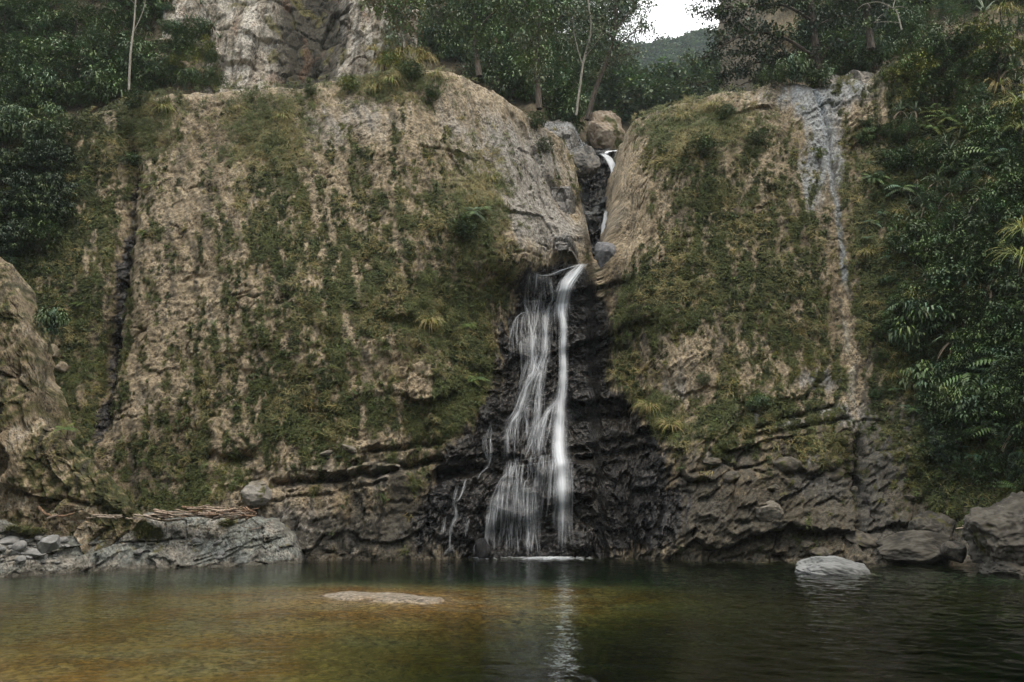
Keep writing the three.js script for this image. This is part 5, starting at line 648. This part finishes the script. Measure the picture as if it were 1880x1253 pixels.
{
  const root = new THREE.Group(), W = pts => pts.map(([x, y]) => { const q = solve(x, y, rockFront, 40); return V(q.x, q.y, 0); }), px = .0265;
  const flow = (buf, pts, n, sd, o) => { const w = W(pts); for (let i = 0; i < n; i++) { seed = sd * 977 + i; const l = rr(...(o.len ?? [1, 1])), t = rr(0, 1 - l); course(buf, w, sd * 1000 + i, { jit: (o.jit ?? 4) * px, sig: rr(...(o.sig ?? [.012, .03])), amount: rr(.3, 1) * (o.amount ?? 1), t0: t, t1: t + l, wob: (o.wob ?? 2.4) * px }); } };
  const main = [[1084, 474], [1072, 484], [1056, 502], [1042, 522], [1034, 545], [1031, 572], [1034, 600], [1034, 640], [1034, 690], [1031, 730], [1027, 780], [1026, 828], [1030, 860], [1032, 900], [1031, 960], [1029, 1024]];
  const veil = [
    [[978, 504], [966, 520], [963, 552], [968, 580], [975, 616], [976, 650], [980, 668], [974, 690], [965, 715], [952, 754], [936, 780], [930, 828], [932, 862]],
    [[985, 506], [990, 530], [990, 554], [986, 584], [978, 616], [978, 667], [990, 682], [988, 715], [984, 748], [981, 780], [968, 828], [960, 864]],
    [[1000, 506], [1012, 530], [1016, 548], [1008, 565], [1003, 603], [1000, 645], [994, 661], [982, 690], [966, 716], [952, 756], [934, 785], [931, 830]],
    [[1026, 545], [1010, 566], [1004, 605], [1002, 650], [992, 690], [990, 740], [988, 790], [990, 862]],
    [[1030, 690], [1024, 735], [1008, 752], [996, 775], [985, 790], [975, 815], [968, 840]], [[1022, 742], [1004, 760], [996, 790], [990, 842]]];
  const ledges = [[[938, 848], [970, 842], [1010, 838], [1046, 836]], [[945, 858], [985, 850], [1020, 846], [1050, 845]], [[917, 886], [940, 883], [970, 884]], [[952, 899], [970, 896], [984, 897]], [[948, 584], [965, 575], [985, 577], [1000, 582]], [[963, 556], [975, 553], [992, 554], [1002, 558]], [[944, 762], [955, 754], [970, 752], [978, 756]], [[978, 690], [986, 681], [996, 684]], [[1012, 750], [1032, 733], [1044, 742]], [[968, 520], [976, 507], [984, 512]]];
  const lowAt = t => [[mix(938, 1048, t), 832], [mix(938, 1048, t), 845], [mix(934, 1046, t), 862], [mix(917, 1040, t), 886], [mix(901, 1046, t), 920], [mix(893, 1048, Math.pow(t, .9)), 950], [mix(892, 1052, Math.pow(t, .85)), 1023]];
  for (let k = 0; k < 2; k++) { const b = new Float32Array(FW * FH); flow(b, main, 34, 1 + 50 * k, { jit: 3.6, sig: [.02, .07], amount: .2, len: [.3, .9], wob: 1.6 }); flow(b, main, 170, 2 + 50 * k, { jit: 7, sig: [.007, .022], amount: .6, len: [.08, .35], wob: 2 }); flow(b, main.slice(0, 6), 30, 9 + 50 * k, { jit: 7, sig: [.015, .06], amount: .34, len: [.4, .9] }); flow(b, main.slice(1, 7), 70, 3 + 50 * k, { jit: 13, sig: [.007, .03], amount: .6, len: [.3, .9] }); flow(b, main.slice(8), 16, 4 + 50 * k, { jit: 8, sig: [.06, .2], amount: .22, len: [.3, .8] }); flow(b, main.slice(9, 15), 60, 5 + 50 * k, { jit: 9, sig: [.008, .03], amount: .5, len: [.3, .9] }); film(root, 'main_column', b, .1 + .12 * k); }
  // every lip sheds its own nearly plumb threads
  const shed = (b, lip, n, sd, l0, l1, lean = 0, amount = 1) => { for (let i = 0; i < n; i++) { seed = sd * 313 + i; const q = R() * (lip.length - 1.001), k = q | 0, x = mix(lip[k][0], lip[k + 1][0], q - k), y = mix(lip[k][1], lip[k + 1][1], q - k) - 2, l = rr(l0, l1), d = lean * l + gs() * 3; flow(b, [[x + 2, y - 3], [x, y], [x + d * .3 - 1, y + l * .3], [x + d, y + l]], 1, sd * 50 + i, { jit: .6, sig: R() < .2 ? [.018, .035] : [.006, .014], amount: amount * Math.pow(R(), 1.6) * 1.9, wob: 2.6 }); } };
  const LIPS = [[[[963, 556], [975, 553], [992, 554], [1002, 558]], 26, 20, 60, 0], [[[937, 602], [948, 584], [975, 575], [990, 578], [1006, 582]], 56, 25, 85, -.04], [[[968, 508], [978, 503], [990, 506]], 30, 20, 52, -.1], [[[990, 507], [1005, 508], [1014, 520]], 20, 20, 55, .1], [[[955, 630], [975, 616], [1010, 622]], 48, 25, 70, -.02], [[[962, 668], [984, 655], [1010, 660]], 40, 20, 60, -.2], [[[968, 694], [980, 684], [998, 688]], 36, 25, 70, -.3], [[[944, 764], [955, 754], [970, 750], [990, 752]], 44, 25, 90, -.06], [[[930, 790], [938, 782], [946, 782]], 14, 20, 60, 0], [[[1000, 762], [1012, 748], [1024, 740]], 26, 30, 95, -.2]];
  const FAN = [[[[930, 850], [950, 845], [985, 841], [1020, 838], [1048, 836]], 70, 14, 50, -.06], [[[925, 862], [945, 857], [985, 850], [1020, 846], [1050, 845]], 80, 20, 90, -.08], [[[914, 890], [930, 884], [950, 883], [971, 885]], 70, 25, 130, -.12], [[[950, 900], [968, 896], [986, 898]], 60, 30, 125, 0], [[[900, 922], [912, 912], [926, 908]], 40, 30, 110, -.1], [[[893, 948], [902, 938], [914, 934]], 34, 30, 85, -.03], [[[925, 930], [945, 926], [970, 930], [985, 936]], 50, 30, 92, -.03], [[[918, 965], [934, 958], [950, 962]], 26, 20, 62, 0], [[[928, 998], [940, 990], [956, 994]], 16, 14, 32, 0], [[[960, 985], [975, 978], [986, 984]], 22, 20, 44, 0], [[[1000, 856], [1015, 850], [1030, 850]], 26, 40, 130, -.12], [[[1040, 850], [1048, 848], [1052, 852]], 20, 50, 170, .01]];
  for (let k = 0; k < 2; k++) { const b = new Float32Array(FW * FH); veil.forEach((v, i) => { flow(b, v, 4, 10 + i + 50 * k, { jit: 4, sig: [.01, .02], amount: .7, wob: 3 }); flow(b, v, [34, 32, 30, 24, 16, 16][i], 20 + i + 50 * k, { jit: 15, sig: [.007, .018], amount: .7, len: [.08, .3], wob: 3.2 }); flow(b, v, 6, 30 + i + 50 * k, { jit: 9, sig: [.04, .1], amount: .12, len: [.1, .4] }); }); LIPS.forEach(([l, n, l0, l1, q], i) => shed(b, l, Math.round(n * .7), 900 + i + 40 * k, l0, l1, q, .85)); flow(b, [[1086, 476], [1060, 487], [1030, 497], [1005, 506], [985, 505], [975, 505]], 30, 37 + 50 * k, { jit: 5, sig: [.008, .02], amount: .5, len: [.1, .45], wob: 4 }); flow(b, [[1080, 480], [1050, 500], [1035, 520], [1026, 545], [1018, 562]], 34, 38 + 50 * k, { jit: 9, sig: [.008, .025], amount: .6, len: [.2, .7], wob: 3 }); film(root, 'veil', b, .04 + .07 * k); }
  for (let k = 0; k < 2; k++) { const b = new Float32Array(FW * FH); FAN.forEach(([l, n, l0, l1, q], i) => shed(b, l, Math.round(n * .6), 1000 + i + 40 * k, l0, l1, q, .8)); for (let i = 0; i < 24; i++) { seed = 5000 + i + 500 * k; const t = clamp([.01, .06, .5, .56, .95, .3][i % 6] + gs() * .05); flow(b, lowAt(t), 2, 200 + i + 100 * k, { jit: 3, sig: [.007, .016], amount: .7, len: [.1, .4], wob: 2 }); if (i % 2) flow(b, lowAt(t), 1, 400 + i + 100 * k, { jit: 5, sig: [.05, .14], amount: .12, len: [.2, .6] }); } film(root, 'lower_fan', b, .05 + .08 * k); }
  { const b = new Float32Array(FW * FH); ledges.forEach((l, i) => flow(b, l.map(([a, c], q) => [a, c + (q % 2 ? 2 : -1)]), 14, 600 + i, { jit: 5, sig: [.012, .024], amount: .16, len: [.1, .4], wob: 4 })); flow(b, [[870, 1024], [872, 1002], [884, 989], [894, 998], [902, 1024]], 7, 650, { jit: 1.2, sig: [.012, .025], amount: .8, wob: 1 }); film(root, 'ledge_spill', b, .16); }
  { const b = new Float32Array(FW * FH); for (const [pts, k, j] of [[[[978, 572], [958, 576], [947, 586], [938, 610], [935, 630]], 40, 2], [[[962, 578], [958, 600], [957, 630]], 41, 2], [[[902, 770], [896, 795], [890, 815], [897, 853]], 42, 5], [[[901, 772], [901, 800], [898, 853], [884, 864]], 43, 4], [[[845, 886], [838, 905], [833, 922], [837, 946], [828, 972], [825, 1008], [820, 1022]], 44, 2.5], [[[856, 878], [850, 900], [844, 914], [834, 925]], 45, 2], [[[818, 948], [812, 982]], 46, 1], [[[898, 856], [884, 868], [876, 882]], 47, 2], [[[860, 950], [853, 990]], 48, 2], [[[834, 1000], [822, 1010], [816, 1022]], 49, 5]]) { flow(b, pts, 2, 700 + k, { jit: 1, sig: [.01, .02], amount: .9, wob: 3 }); flow(b, pts, 12, 800 + k, { jit: j, sig: [.007, .016], amount: .7, len: [.15, .5], wob: 4 }); } film(root, 'side_trickle', b, .05); }
  add(root, 'waterfall', 'tall white waterfall fanning over black rock into the pool', 'waterfall');
  // froth along its foot
  seed = 77; const P = [], U = [], I = []; for (let k = 0; k < 380; k++) { const px = R() < .7 ? 1005 + gs() * 42 : mix(868, 1086, R()), y = 1025.5 + Math.abs(gs()) * 3.5 - 1.5, p = onWater(px, y), a = rr(.03, .16), b = rr(.03, .1), h = rr(.005, .04), v = P.length / 3; for (const [s, t] of [[-1, 0], [0, -1], [1, 0], [0, 1]]) P.push(p.x + s * a, h * (s === 0 ? 1 : .2) + .012, p.z + t * b); I.push(v, v + 1, v + 2, v, v + 2, v + 3); }
  const fo = mesh('', geo(P, I), M.foam); add(fo, 'froth', 'white froth along the waterfall foot', 'froth', null, 'stuff');
  const up = new THREE.Group(), backD = (x, y) => along([[at(1110, 400, 47).y, 47.2], [at(1115, 362, 49).y, 49.2], [at(1120, 285, 50).y, 50], [at(1120, 277, 52).y, 52.5], [at(1120, 270, 56).y, 55]], y);
  mesh('stream', mergeGeometries(Array.from({ length: 14 }, (_, i) => ribbon([[1106, 282], [1116, 291], [1124, 303], [1130, 322], [1134, 345], [1136, 372]], .16, .42, .1, 4, 8000 + i, backD, 50))), M.fall, up);
  mesh('upper_pool', mergeGeometries(Array.from({ length: 12 }, (_, i) => ribbon([[1108, 284], [1124, 280], [1142, 277], [1156, 274]], .3, .7, .1, 3, 8100 + i, backD, 51))), M.fall, up);
  add(up, 'waterfall', 'small upper waterfall spilling past the grey capstone', 'waterfall');
  const md = new THREE.Group(); mesh('stream', mergeGeometries(Array.from({ length: 12 }, (_, i) => ribbon([[1113, 388], [1112, 400], [1110, 420], [1107, 442]], .12, .26, .12, 2.5, 8200 + i, () => 45.8, 45))), M.fall, md); add(md, 'waterfall', 'narrow middle waterfall dropping inside the chute', 'waterfall');
}
console.log('water done');
renderer.render(scene, camera);
